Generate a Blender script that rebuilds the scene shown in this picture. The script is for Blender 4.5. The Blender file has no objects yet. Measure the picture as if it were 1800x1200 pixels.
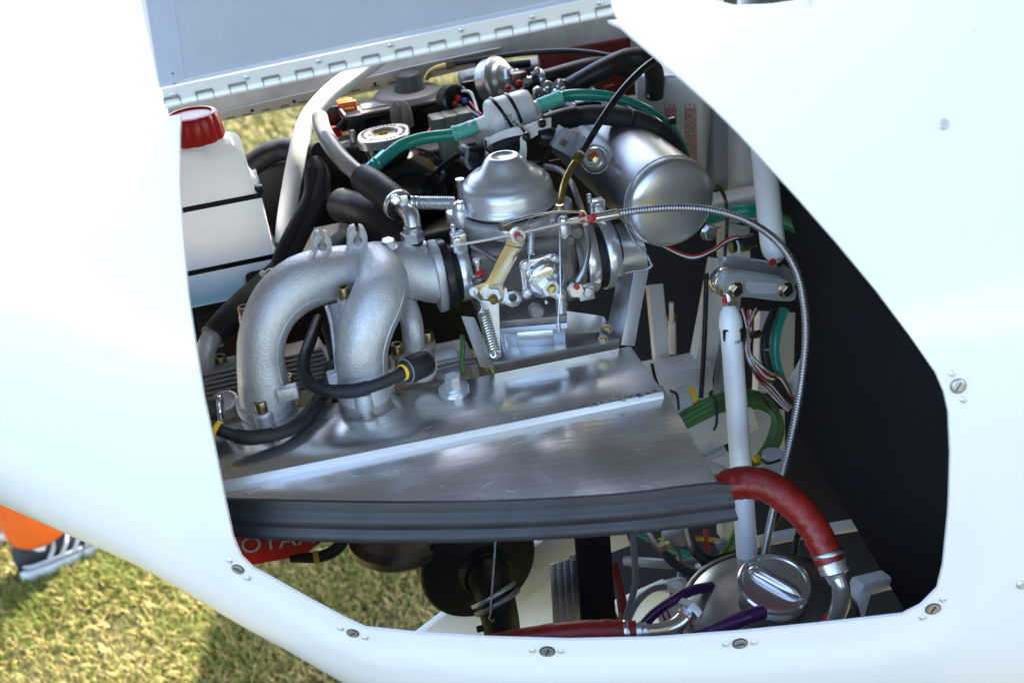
import bpy, bmesh, math, random
import numpy as np
from mathutils import Vector, Matrix
from mathutils.bvhtree import BVHTree
from mathutils.geometry import delaunay_2d_cdt, tessellate_polygon
random.seed(7)
sc = bpy.context.scene
# ------------------------------------------------------------------ camera
PITCH, ROLL, FPX = math.radians(30), math.radians(6.5), 1800.0
CAM = Vector((0, 0, 1.6))
_R, _U = Vector((1, 0, 0)), Vector((0, math.sin(PITCH), math.cos(PITCH)))
FZ = Vector((0, math.cos(PITCH), -math.sin(PITCH)))
RX = _R * math.cos(ROLL) - _U * math.sin(ROLL)
UY = _U * math.cos(ROLL) + _R * math.sin(ROLL)
cd = bpy.data.cameras.new('camera'); cam = bpy.data.objects.new('camera', cd)
sc.collection.objects.link(cam)
cam.matrix_world = Matrix((( RX.x, UY.x, -FZ.x, CAM.x), (RX.y, UY.y, -FZ.y, CAM.y), (RX.z, UY.z, -FZ.z, CAM.z), (0, 0, 0, 1)))
cd.sensor_width = 36; cd.lens = 36; cd.clip_start = 0.02; cd.clip_end = 2000
cd.dof.use_dof = True; cd.dof.focus_distance = 0.93; cd.dof.aperture_fstop = 6.3
sc.camera = cam
# ------------------------------------------------------------------ light
SUN_EL, SUN_AZ = math.radians(48), math.radians(32)      # azimuth: from +Y towards +X
w = bpy.data.worlds.new('World'); sc.world = w; w.use_nodes = True
nt = w.node_tree; nt.nodes.clear()
sky = nt.nodes.new('ShaderNodeTexSky'); sky.sky_type = 'NISHITA'; sky.sun_disc = False
sky.sun_elevation = SUN_EL; sky.sun_rotation = SUN_AZ
sky.air_density = 1.0; sky.dust_density = 2.2; sky.ozone_density = 0.9
bg = nt.nodes.new('ShaderNodeBackground'); bg.inputs[1].default_value = 0.15
wo = nt.nodes.new('ShaderNodeOutputWorld')
nt.links.new(sky.outputs[0], bg.inputs[0]); nt.links.new(bg.outputs[0], wo.inputs[0])
ld = bpy.data.lights.new('sun', 'SUN'); ld.energy = 4.0; ld.angle = math.radians(0.53); ld.color = (1.0, 0.94, 0.86)
sun = bpy.data.objects.new('sun', ld); sc.collection.objects.link(sun)
sdir = Vector((math.sin(SUN_AZ) * math.cos(SUN_EL), math.cos(SUN_AZ) * math.cos(SUN_EL), math.sin(SUN_EL)))
sun.location = sdir * 20; sun.rotation_euler = sdir.to_track_quat('Z', 'Y').to_euler()
sc.view_settings.view_transform = 'Standard'; sc.view_settings.look = 'None'
sc.view_settings.gamma = 1; sc.view_settings.exposure = 2.72
sc.cycles.max_bounces = 10; sc.cycles.diffuse_bounces = 5; sc.cycles.glossy_bounces = 5
sc.cycles.transmission_bounces = 6; sc.cycles.sample_clamp_indirect = 6
# ------------------------------------------------------------------ coordinates
A = Vector((.975, .222, 0)); B = Vector((-.222, .975, 0)); Z = Vector((0, 0, 1))   # along, across (away), up
def P(x, y, d): return CAM + (RX * ((x - 900) / FPX) - UY * ((y - 600) / FPX) + FZ) * d
def ray(x, y): return (RX * ((x - 900) / FPX) - UY * ((y - 600) / FPX) + FZ)
def m(n, d): return n * d / FPX
def pt(p): return p if isinstance(p, Vector) else P(*p)
def vec(dx, dy, dz=0.0): return (RX * dx - UY * dy + FZ * dz).normalized()   # image right, image down, away
class Plane:
    def __init__(s, a, b, c=None, n=None):
        s.o = pt(a); s.n = (n.normalized() if n is not None else (pt(b) - s.o).cross(pt(c) - s.o).normalized())
        if s.n.dot(FZ) > 0: s.n = -s.n
    def at(s, x, y, off=0.0):
        r = ray(x, y); o = s.o + s.n * off
        return CAM + r * ((o - CAM).dot(s.n) / r.dot(s.n))
def PN(a, n): return Plane(a, None, None, n)
# ------------------------------------------------------------------ materials
MATS = {}
def mat(name, col, rough=.5, metal=0., var=0., vscale=60, bump=0., bscale=400, coat=0., trans=0., sss=0., spec=.5, rvar=0., rscale=30, aniso=0., alpha=1., ior=1.45, col2=None):
    if name in MATS: return MATS[name]
    M = bpy.data.materials.new(name); M.use_nodes = True
    n = M.node_tree.nodes; L = M.node_tree.links; b = n['Principled BSDF']
    col = tuple(col) + (1,)
    b.inputs['Base Color'].default_value = col; b.inputs['Roughness'].default_value = rough
    b.inputs['Metallic'].default_value = metal; b.inputs['Specular IOR Level'].default_value = spec
    b.inputs['IOR'].default_value = ior
    if coat: b.inputs['Coat Weight'].default_value = coat; b.inputs['Coat Roughness'].default_value = .06
    if trans: b.inputs['Transmission Weight'].default_value = trans
    if sss:
        b.inputs['Subsurface Weight'].default_value = sss; b.inputs['Subsurface Radius'].default_value = (.012, .012, .012); b.inputs['Subsurface Scale'].default_value = 1.0
    if aniso: b.inputs['Anisotropic'].default_value = aniso
    tc = n.new('ShaderNodeTexCoord')
    if var or col2:
        t = n.new('ShaderNodeTexNoise'); t.inputs['Scale'].default_value = vscale; t.inputs['Detail'].default_value = 5; t.inputs['Roughness'].default_value = .65
        L.new(tc.outputs['Object'], t.inputs['Vector'])
        cr = n.new('ShaderNodeValToRGB'); cr.color_ramp.elements[0].position = .32; cr.color_ramp.elements[1].position = .70
        c2 = tuple(col2) + (1,) if col2 else tuple(max(0, min(1, c * (1 - var))) for c in col[:3]) + (1,)
        c1 = col if col2 else tuple(max(0, min(1, c * (1 + var * .5))) for c in col[:3]) + (1,)
        cr.color_ramp.elements[0].color = c2; cr.color_ramp.elements[1].color = c1
        L.new(t.outputs[0], cr.inputs[0]); L.new(cr.outputs[0], b.inputs['Base Color'])
    if rvar:
        t = n.new('ShaderNodeTexNoise'); t.inputs['Scale'].default_value = rscale; t.inputs['Detail'].default_value = 4
        L.new(tc.outputs['Object'], t.inputs['Vector'])
        mr = n.new('ShaderNodeMapRange'); mr.inputs[1].default_value = .3; mr.inputs[2].default_value = .7
        mr.inputs[3].default_value = max(.02, rough - rvar); mr.inputs[4].default_value = min(1, rough + rvar)
        L.new(t.outputs[0], mr.inputs[0]); L.new(mr.outputs[0], b.inputs['Roughness'])
    if bump:
        t = n.new('ShaderNodeTexNoise'); t.inputs['Scale'].default_value = bscale; t.inputs['Detail'].default_value = 3
        L.new(tc.outputs['Object'], t.inputs['Vector'])
        bp = n.new('ShaderNodeBump'); bp.inputs['Strength'].default_value = bump; bp.inputs['Distance'].default_value = .001
        L.new(t.outputs[0], bp.inputs['Height']); L.new(bp.outputs[0], b.inputs['Normal'])
    MATS[name] = M
    return M
paint   = mat('white gelcoat paint', (.80, .782, .79), .22, coat=.4, rvar=.04, rscale=8, bump=.02, bscale=14)
inner   = mat('cowling inside', (.34, .34, .345), .7, var=.2, vscale=12)
tubew   = mat('white powder coat', (.78, .78, .77), .32, rvar=.06, bump=.04, bscale=300)
boxw    = mat('off white frame paint', (.70, .69, .67), .42, var=.08, vscale=15)
cast    = mat('sand cast aluminium', (.60, .61, .62), .40, .62, var=.12, vscale=160, bump=.7, bscale=700, rvar=.06)
castd   = mat('dull cast aluminium', (.42, .40, .375), .55, .55, var=.18, vscale=40, bump=.35, bscale=500)
carbd   = mat('grey carburettor casting', (.23, .212, .195), .48, .5, var=.15, vscale=60, bump=.25, bscale=500)
dome    = mat('satin lacquered aluminium', (.58, .59, .62), .31, .65, bump=.04, bscale=900)
alu     = mat('bare aluminium', (.62, .62, .62), .32, .9, var=.08, vscale=12)
alud    = mat('mill finish aluminium', (.45, .45, .46), .36, 1., var=.2, vscale=14, rvar=.1, rscale=25)
aluw    = mat('pale anodised aluminium', (.72, .72, .73), .42, .7, var=.05, vscale=20)
chrome  = mat('chrome plate', (.66, .66, .68), .18, .92)
zinc    = mat('zinc plated steel', (.70, .72, .74), .28, .8)
gold    = mat('yellow chromate steel', (.66, .52, .24), .28, 1., vscale=55, col2=(.60, .50, .42), rvar=.08)
golddk  = mat('bronze chromate bolt', (.36, .29, .16), .32, 1., var=.3, vscale=200)
brass   = mat('brass', (.62, .46, .18), .25, 1., var=.2, vscale=120)
rubber  = mat('black rubber', (.009, .0095, .011), .50, var=.3, vscale=50, bump=.08, bscale=250, rvar=.1)
rubberg = mat('grey black seal rubber', (.020, .022, .028), .42, var=.35, vscale=22, bump=.08, bscale=160, rvar=.1, rscale=18)
plast   = mat('black plastic', (.010, .010, .012), .28, rvar=.08)
black   = mat('black foam', (.0125, .0125, .0135), .95, bump=.3, bscale=900, spec=.15)
blackm  = mat('matt black metal', (.006, .006, .0065), .5, bump=.1, bscale=300)
glossb  = mat('gloss black moulding', (.006, .006, .008), .13, rvar=.04)
teal    = mat('teal fuel hose', (.018, .28, .205), .22, trans=.10, rvar=.08)
teall   = mat('pale teal hose sleeve', (.13, .58, .46), .35, sss=.2)
tealm   = mat('teal reflective sleeve', (.06, .38, .38), .25, .5)
greyh   = mat('smoky translucent hose', (.30, .285, .25), .28, trans=.15, rvar=.06)
greyc   = mat('grey plastic', (.24, .25, .26), .4)
greycc  = mat('grey cable', (.17, .17, .20), .4)
olive   = mat('olive grey connector', (.16, .175, .13), .4, trans=.05)
redp    = mat('red plastic', (.50, .012, .012), .32, sss=.08)
redm    = mat('red paint mark', (.50, .014, .014), .45)
redcov  = mat('red gloss cover', (.34, .006, .008), .22)
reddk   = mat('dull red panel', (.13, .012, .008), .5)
redhose = mat('red fire sleeve', (.21, .009, .006), .36, var=.3, vscale=60, bump=.5, bscale=420, rvar=.1)
bottle  = mat('milky plastic', (.86, .87, .88), .30, sss=.35)
filt    = mat('white filter plastic', (.86, .87, .88), .30, sss=.3)
whitew  = mat('white wire', (.78, .78, .77), .4)
greenw  = mat('green wire', (.045, .125, .03), .4)
redw    = mat('red wire', (.45, .02, .02), .4)
bluew   = mat('blue wire', (.03, .10, .45), .4)
orange  = mat('orange plastic', (.75, .14, .02), .4)
yellow  = mat('yellow plastic', (.80, .50, .01), .45)
purple  = mat('purple hose', (.055, .012, .085), .2, trans=.15)
hatchm  = mat('hatch lining', (.375, .41, .51), .55, var=.04, vscale=50, bump=.10, bscale=500)
hatchl  = mat('hinge leaf', (.72, .72, .725), .4, .2)
steeld  = mat('heat stained steel', (.16, .13, .11), .35, .95, var=.5, vscale=18, rvar=.1)
silverlb= mat('silver label', (.58, .57, .55), .38, .35, var=.12, vscale=20)
ink     = mat('black ink', (.02, .02, .02), .6)
redink  = mat('red ink', (.42, .05, .05), .6)
whiteink= mat('white ink', (.75, .75, .75), .5)
greyink = mat('grey outline ink', (.32, .33, .34), .4)
# ------------------------------------------------------------------ object helpers
COL = sc.collection
def thing(name, label, cat, loc, group=None, kind=None):
    o = bpy.data.objects.new(name, None); COL.objects.link(o); o.location = pt(loc)
    o['label'] = label; o['category'] = cat
    if group: o['group'] = group
    if kind: o['kind'] = kind
    o.empty_display_size = .02
    return o
def tag(o, label, cat, group=None, kind=None):
    o['label'] = label; o['category'] = cat
    if group: o['group'] = group
    if kind: o['kind'] = kind
    return o
def wmat(o):
    M = Matrix.Translation(o.location) @ o.rotation_euler.to_matrix().to_4x4() if o.get('_m') is None else Matrix([o['_m'][i*4:i*4+4] for i in range(4)])
    return M
WORLD = {}
def place(o, M, parent=None):
    WORLD[o.name] = M
    if parent is not None:
        o.parent = parent
        PM = WORLD.get(parent.name)
        if PM is None: PM = Matrix.Translation(parent.location)
        o.matrix_basis = PM.inverted() @ M
    else: o.matrix_basis = M
    return o
def finish(me, sharp=38):
    bm = bmesh.new(); bm.from_mesh(me)
    bmesh.ops.recalc_face_normals(bm, faces=bm.faces)
    a = math.radians(sharp)
    for f in bm.faces: f.smooth = True
    for e in bm.edges:
        if len(e.link_faces) == 2 and e.calc_face_angle(0) > a: e.smooth = False
    bm.to_mesh(me); bm.free()
def mesh(name, verts, faces, material, parent=None, sharp=38, bevel=0, bseg=2, recalc=True, mats=None, fmat=None):
    c = Vector((0, 0, 0))
    for v in verts: c += v
    c /= max(1, len(verts))
    me = bpy.data.meshes.new(name)
    me.from_pydata([tuple(v - c) for v in verts], [], faces)
    if mats:
        for q in mats: me.materials.append(q)
        me.polygons.foreach_set('material_index', fmat)
    else: me.materials.append(material)
    if bevel:
        bm = bmesh.new(); bm.from_mesh(me)
        bmesh.ops.recalc_face_normals(bm, faces=bm.faces)
        es = [e for e in bm.edges if len(e.link_faces) == 2 and e.calc_face_angle(0) > .5]
        bmesh.ops.bevel(bm, geom=es, offset=bevel, segments=bseg, profile=.5, affect='EDGES', clamp_overlap=True)
        bm.to_mesh(me); bm.free()
    finish(me, sharp)
    o = bpy.data.objects.new(name, me); COL.objects.link(o)
    return place(o, Matrix.Translation(c), parent)
def inst(name, me, M, parent=None):
    o = bpy.data.objects.new(name, me); COL.objects.link(o)
    return place(o, M, parent)
def frame(axis, hint=None):
    z = axis.normalized(); h = hint or (Z if abs(z.z) < .9 else A)
    x = h.cross(z)
    if x.length < 1e-4: x = Vector((1, 0, 0)).cross(z)
    x.normalize(); return x, z.cross(x), z
def orient(loc, axis, hint=None):
    x, y, z = frame(axis, hint); l = pt(loc)
    return Matrix(((x.x, y.x, z.x, l.x), (x.y, y.y, z.y, l.y), (x.z, y.z, z.z, l.z), (0, 0, 0, 1)))
def spline(pts, n=8, closed=False):
    P_ = [pt(p) for p in pts]
    if len(P_) == 2: return [P_[0].lerp(P_[1], i / n) for i in range(n + 1)]
    out = []; N = len(P_)
    rng = N if closed else N - 1
    for i in range(rng):
        if closed: a, b, c, d = P_[(i-1) % N], P_[i], P_[(i+1) % N], P_[(i+2) % N]
        else:
            b, c = P_[i], P_[i+1]
            a = P_[i-1] if i else b * 2 - c
            d = P_[i+2] if i + 2 < N else c * 2 - b
        for k in range(n):
            t = k / n
            out.append(.5 * ((2*b) + (c - a) * t + (2*a - 5*b + 4*c - d) * t*t + (3*b - a - 3*c + d) * t**3))
    if not closed: out.append(P_[-1])
    return out
def lerpl(L, u):
    if not isinstance(L, (list, tuple)): return L
    x = u * (len(L) - 1); i = min(int(x), len(L) - 2); t = x - i
    t = t * t * (3 - 2 * t) if False else t
    return L[i] * (1 - t) + L[i+1] * t
def tube_geo(path, rad, seg=12, closed=False, flat=1.0, hint=None, caps=True):
    """rad: function(i,u)->metres"""
    V, Fc = [], []; n = len(path)
    T = []
    for i in range(n):
        a = path[(i-1) % n] if (closed or i) else path[0]
        b = path[(i+1) % n] if (closed or i < n-1) else path[-1]
        T.append((b - a).normalized())
    h = hint or (Z if abs(T[0].z) < .9 else A)
    x = h.cross(T[0]).normalized()
    for i in range(n):
        x = (x - T[i] * x.dot(T[i])).normalized(); y = T[i].cross(x)
        r = rad(i, i / max(1, n-1))
        for k in range(seg):
            a = 2 * math.pi * k / seg
            V.append(path[i] + x * (math.cos(a) * r) + y * (math.sin(a) * r * flat))
    for i in range(n if closed else n-1):
        j = (i+1) % n
        for k in range(seg):
            l = (k+1) % seg
            Fc.append((i*seg+k, i*seg+l, j*seg+l, j*seg+k))
    if caps and not closed:
        Fc.append(tuple(range(seg-1, -1, -1))); Fc.append(tuple((n-1)*seg + k for k in range(seg)))
    return V, Fc
def tube(name, pts, r, material, parent=None, seg=12, n=8, closed=False, flat=1.0, hint=None, sharp=50, wob=0.):
    path = spline(pts, n, closed)
    ds = [(p - CAM).dot(FZ) for p in path]
    def rad(i, u):
        rr = m(lerpl(r, u), ds[i])
        if wob: rr *= 1 + wob * math.sin(i * 1.9) * math.sin(i * .7 + 1)
        return rr
    V, Fc = tube_geo(path, rad, seg, closed, flat, hint)
    return mesh(name, V, Fc, material, parent, sharp)
def lathe_geo(prof, o, axis, s, seg=32, hint=None):
    x, y, z = frame(axis, hint); V, Fc = [], []; rings = []
    for (r, h) in prof:
        if r <= 1e-6: rings.append([len(V)]); V.append(o + z * (h*s)); continue
        rings.append(list(range(len(V), len(V)+seg)))
        for k in range(seg):
            a = 2*math.pi*k/seg
            V.append(o + z*(h*s) + x*(math.cos(a)*r*s) + y*(math.sin(a)*r*s))
    for a, b in zip(rings, rings[1:]):
        for k in range(seg):
            l = (k+1) % seg
            if len(a) == 1 and len(b) == 1: continue
            if len(a) == 1: Fc.append((a[0], b[l], b[k]))
            elif len(b) == 1: Fc.append((a[k], a[l], b[0]))
            else: Fc.append((a[k], a[l], b[l], b[k]))
    return V, Fc
def lathe(name, prof, loc, axis, material, parent=None, seg=32, sharp=35, s=None, hint=None, close=True):
    o = pt(loc); d = (o - CAM).dot(FZ)
    if close:
        if prof[0][0] > 1e-6: prof = [(0, prof[0][1])] + list(prof)
        if prof[-1][0] > 1e-6: prof = list(prof) + [(0, prof[-1][1])]
    V, Fc = lathe_geo(prof, o, axis, s or d / FPX, seg, hint)
    return mesh(name, V, Fc, material, parent, sharp)
def ring(name, r0, r1, h0, h1, loc, axis, material, parent=None, seg=40, s=None, bev=1.0):
    prof = [(r0, h0), (r1-bev, h0), (r1, h0+bev), (r1, h1-bev), (r1-bev, h1), (r0, h1), (r0, h0)]
    return lathe(name, prof, loc, axis, material, parent, seg, 50, s, close=False)
def box_geo(c, ex, ey, ez, hx, hy, hz):
    V = [c + ex*(hx*i) + ey*(hy*j) + ez*(hz*k) for i in (-1, 1) for j in (-1, 1) for k in (-1, 1)]
    return V, [(0,1,3,2), (4,6,7,5), (0,4,5,1), (2,3,7,6), (0,2,6,4), (1,5,7,3)]
def box(name, loc, axes, half, material, parent=None, bevel=1.5, bseg=2):
    """half sizes and bevel in px at its depth; axes = (ex, ey, ez)"""
    c = pt(loc); s = (c - CAM).dot(FZ) / FPX
    V, Fc = box_geo(c, axes[0].normalized(), axes[1].normalized(), axes[2].normalized(), half[0]*s, half[1]*s, half[2]*s)
    return mesh(name, V, Fc, material, parent, 38, bevel*s, bseg)
ABZ = (A, B, Z)
def prism(name, pts, ext, material, parent=None, bevel=0., holes=(), bseg=2, sharp=38):
    """pts: 3D outline; ext: extrusion vector; holes: lists of 3D points"""
    loops = [list(pts)] + [list(h) for h in holes]
    V = [p for l in loops for p in l]; n = len(V)
    V = V + [p + ext for p in V]; Fc = []
    if holes:
        tris = tessellate_polygon(loops)
        Fc += [tuple(t) for t in tris] + [tuple(i + n for i in reversed(t)) for t in tris]
    else:
        Fc += [tuple(range(n)), tuple(range(2*n-1, n-1, -1))]
    k = 0
    for l in loops:
        for i in range(len(l)):
            j = (i+1) % len(l); Fc.append((k+i, k+j, n+k+j, n+k+i))
        k += len(l)
    return mesh(name, V, Fc, material, parent, sharp, bevel, bseg)
def rpoly(pts, r, n=5):
    """round the corners of a 2D polygon by r (number or list)"""
    out = []; N = len(pts)
    for i in range(N):
        p0, p1, p2 = Vector(pts[i-1]).to_2d(), Vector(pts[i]).to_2d(), Vector(pts[(i+1) % N]).to_2d()
        rr = r[i] if isinstance(r, (list, tuple)) else r
        a, b = (p0 - p1), (p2 - p1)
        q = min(rr, a.length*.48, b.length*.48)
        if q < .3: out.append(tuple(p1)); continue
        a = p1 + a.normalized()*q; b = p1 + b.normalized()*q
        for k in range(n+1):
            t = k/n; p = a*(1-t)**2 + p1*(2*t*(1-t)) + b*t*t; out.append(tuple(p))
    return out
def circ(x, y, r, n=16, ry=None): return [(x + r*math.cos(2*math.pi*k/n), y + (ry or r)*math.sin(2*math.pi*k/n)) for k in range(n)]
def plate(name, outer, pl, thick, material, parent=None, holes=(), bevel=0., off=0.):
    """outline in px on a plane; thick in metres away from the camera"""
    return prism(name, [pl.at(x, y, off) for x, y in outer], -pl.n*thick, material, parent, bevel, [[pl.at(x, y, off) for x, y in h] for h in holes])
def text(name, s, o, ex, ey, size, material, parent=None, ext=.0004, align='CENTER'):
    cu = bpy.data.curves.new(name, 'FONT'); cu.body = s; cu.size = size; cu.extrude = ext; cu.align_x = align; cu.align_y = 'CENTER'; cu.resolution_u = 3
    ob = bpy.data.objects.new(name + '_tmp', cu); COL.objects.link(ob)
    dg = bpy.context.evaluated_depsgraph_get()
    me = bpy.data.meshes.new_from_object(ob.evaluated_get(dg)); bpy.data.objects.remove(ob); bpy.data.curves.remove(cu)
    me.name = name; me.materials.clear(); me.materials.append(material)
    ex = ex.normalized(); ez = ex.cross(ey).normalized(); ey = ez.cross(ex); l = pt(o)
    M = Matrix(((ex.x, ey.x, ez.x, l.x), (ex.y, ey.y, ez.y, l.y), (ex.z, ey.z, ez.z, l.z), (0, 0, 0, 1)))
    return inst(name, me, M, parent)
# fasteners: shared meshes, unit = metres
MC = {}
def cached(key, build, material, sharp=35):
    if key in MC: return MC[key]
    V, Fc = build(); me = bpy.data.meshes.new(key[0]); me.from_pydata([tuple(v) for v in V], [], Fc); me.materials.append(material); finish(me, sharp)
    MC[key] = me; return me
O0 = Vector((0, 0, 0))
def join(*gs):
    V, Fc = [], []
    for v, f in gs:
        n = len(V); V += v; Fc += [tuple(i + n for i in q) for q in f]
    return V, Fc
def hexg(r, h0, h1, ch=.12):
    prof = [(0, h0), (r, h0), (r, h1 - r*ch), (r*.88, h1), (0, h1)]
    return lathe_geo(prof, O0, Z, 1, 6)
def g_hex(r, h): return lambda: join(lathe_geo([(0, 0), (r*1.28, 0), (r*1.28, r*.14), (r*1.2, r*.2), (0, r*.2)], O0, Z, 1, 24), hexg(r, r*.2, h))
def g_hexonly(r, h): return lambda: join(hexg(r, 0, h))
def g_socket(r, h): return lambda: lathe_geo([(0, 0), (r, 0), (r, h*.9), (r*.9, h), (r*.55, h), (r*.5, h*.55), (0, h*.5)], O0, Z, 1, 18)
def g_pan(r, h): return lambda: join(lathe_geo([(0, 0), (r, 0), (r, h*.35), (r*.8, h*.85), (r*.5, h), (0, h)], O0, Z, 1, 18),
    box_geo(Vector((0, 0, h)), A.__class__((1,0,0)), Vector((0,1,0)), Z, r*.62, r*.13, h*.06), box_geo(Vector((0, 0, h*1.0)), Vector((1,0,0)), Vector((0,1,0)), Z, r*.13, r*.62, h*.065))
def g_rivet(r, h): return lambda: lathe_geo([(0, 0), (r, 0), (r, h*.3), (r*.8, h*.75), (r*.45, h), (r*.38, h*.55), (0, h*.5)], O0, Z, 1, 16)
def bolt(name, kind, loc, axis, r, h, material, parent, hint=None):
    p = pt(loc); s = (p - CAM).dot(FZ) / FPX
    r, h = round(r*s, 4), round(h*s, 4)
    g = {'hex': g_hex, 'nut': g_hexonly, 'socket': g_socket, 'pan': g_pan, 'rivet': g_rivet}[kind]
    me = cached((name, kind, r, h, material.name), g(r, h), material)
    return inst(name, me, orient(p, axis, hint), parent)
def coil_geo(p0, p1, rc, rw, turns, seg=5, per=14):
    p0, p1 = pt(p0), pt(p1); z = (p1 - p0); L = z.length; x, y, z = frame(z)
    n = int(turns*per); path = []
    for i in range(n+1):
        a = 2*math.pi*i/per; path.append(p0 + z*(L*i/n) + x*(math.cos(a)*rc) + y*(math.sin(a)*rc))
    return tube_geo(path, lambda i, u: rw, seg)
def coil(name, p0, p1, rc, rw, turns, material, parent=None):
    s = (pt(p0) - CAM).dot(FZ)/FPX
    V, Fc = coil_geo(p0, p1, rc*s, rw*s, turns)
    return mesh(name, V, Fc, material, parent, 60)
def weld(name, path, r, material, parent=None, closed=False, step=.0035):
    """row of overlapping blobs"""
    pts = []; 
    P_ = list(path) + ([path[0]] if closed else [])
    L = 0; acc = 0
    V, Fc = [], []
    res = []
    for a, b in zip(P_, P_[1:]):
        l = (b - a).length
        k = 0
        while acc <= l:
            res.append(a.lerp(b, acc / max(l, 1e-9))); acc += step
        acc -= l
    for i in range(len(res) - 1):
        t = (res[i+1] - res[i]).normalized(); rr = r*random.uniform(.85, 1.2)
        g = lathe_geo([(0, -rr*.9), (rr*.75, -rr*.6), (rr*1.05, 0), (rr*.8, rr*.55), (0, rr*.8)], res[i] + Vector((random.gauss(0, r*.12), random.gauss(0, r*.12), random.gauss(0, r*.12))), t, 1, 8)
        n = len(V); V += g[0]; Fc += [tuple(q + n for q in f) for f in g[1]]
    return mesh(name, V, Fc, material, parent, 60)
# ================================================================== ground and grass
def ground():
    M = bpy.data.materials.new('turf soil'); M.use_nodes = True
    n = M.node_tree.nodes; L = M.node_tree.links; b = n['Principled BSDF']; b.inputs['Roughness'].default_value = .95; b.inputs['Specular IOR Level'].default_value = .1
    tc = n.new('ShaderNodeTexCoord')
    t1 = n.new('ShaderNodeTexNoise'); t1.inputs['Scale'].default_value = 5; t1.inputs['Detail'].default_value = 9; t1.inputs['Roughness'].default_value = .75
    t2 = n.new('ShaderNodeTexNoise'); t2.inputs['Scale'].default_value = 60; t2.inputs['Detail'].default_value = 6
    L.new(tc.outputs['Object'], t1.inputs[0]); L.new(tc.outputs['Object'], t2.inputs[0])
    mx = n.new('ShaderNodeMath'); mx.operation = 'ADD'; L.new(t1.outputs[0], mx.inputs[0]); L.new(t2.outputs[0], mx.inputs[1])
    hl = n.new('ShaderNodeMath'); hl.operation = 'MULTIPLY'; hl.inputs[1].default_value = .5; L.new(mx.outputs[0], hl.inputs[0])
    cr = n.new('ShaderNodeValToRGB'); e = cr.color_ramp.elements
    e[0].position = .36; e[0].color = (.035, .038, .014, 1); e[1].position = .64; e[1].color = (.12, .095, .045, 1)
    x = e.new(.5); x.color = (.06, .058, .022, 1)
    L.new(hl.outputs[0], cr.inputs[0]); L.new(cr.outputs[0], b.inputs['Base Color'])
    bp = n.new('ShaderNodeBump'); bp.inputs['Distance'].default_value = .03; bp.inputs['Strength'].default_value = .6
    L.new(t2.outputs[0], bp.inputs['Height']); L.new(bp.outputs[0], b.inputs['Normal'])
    S = 400.0
    me = bpy.data.meshes.new('ground'); me.from_pydata([(-S, -S, 0), (S, -S, 0), (S, S, 0), (-S, S, 0)], [], [(0, 1, 2, 3)]); me.materials.append(M)
    o = bpy.data.objects.new('ground', me); COL.objects.link(o); o['kind'] = 'structure'
    o['label'] = 'dry yellow green airfield turf under the aircraft'; o['category'] = 'ground'
ground()
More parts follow.
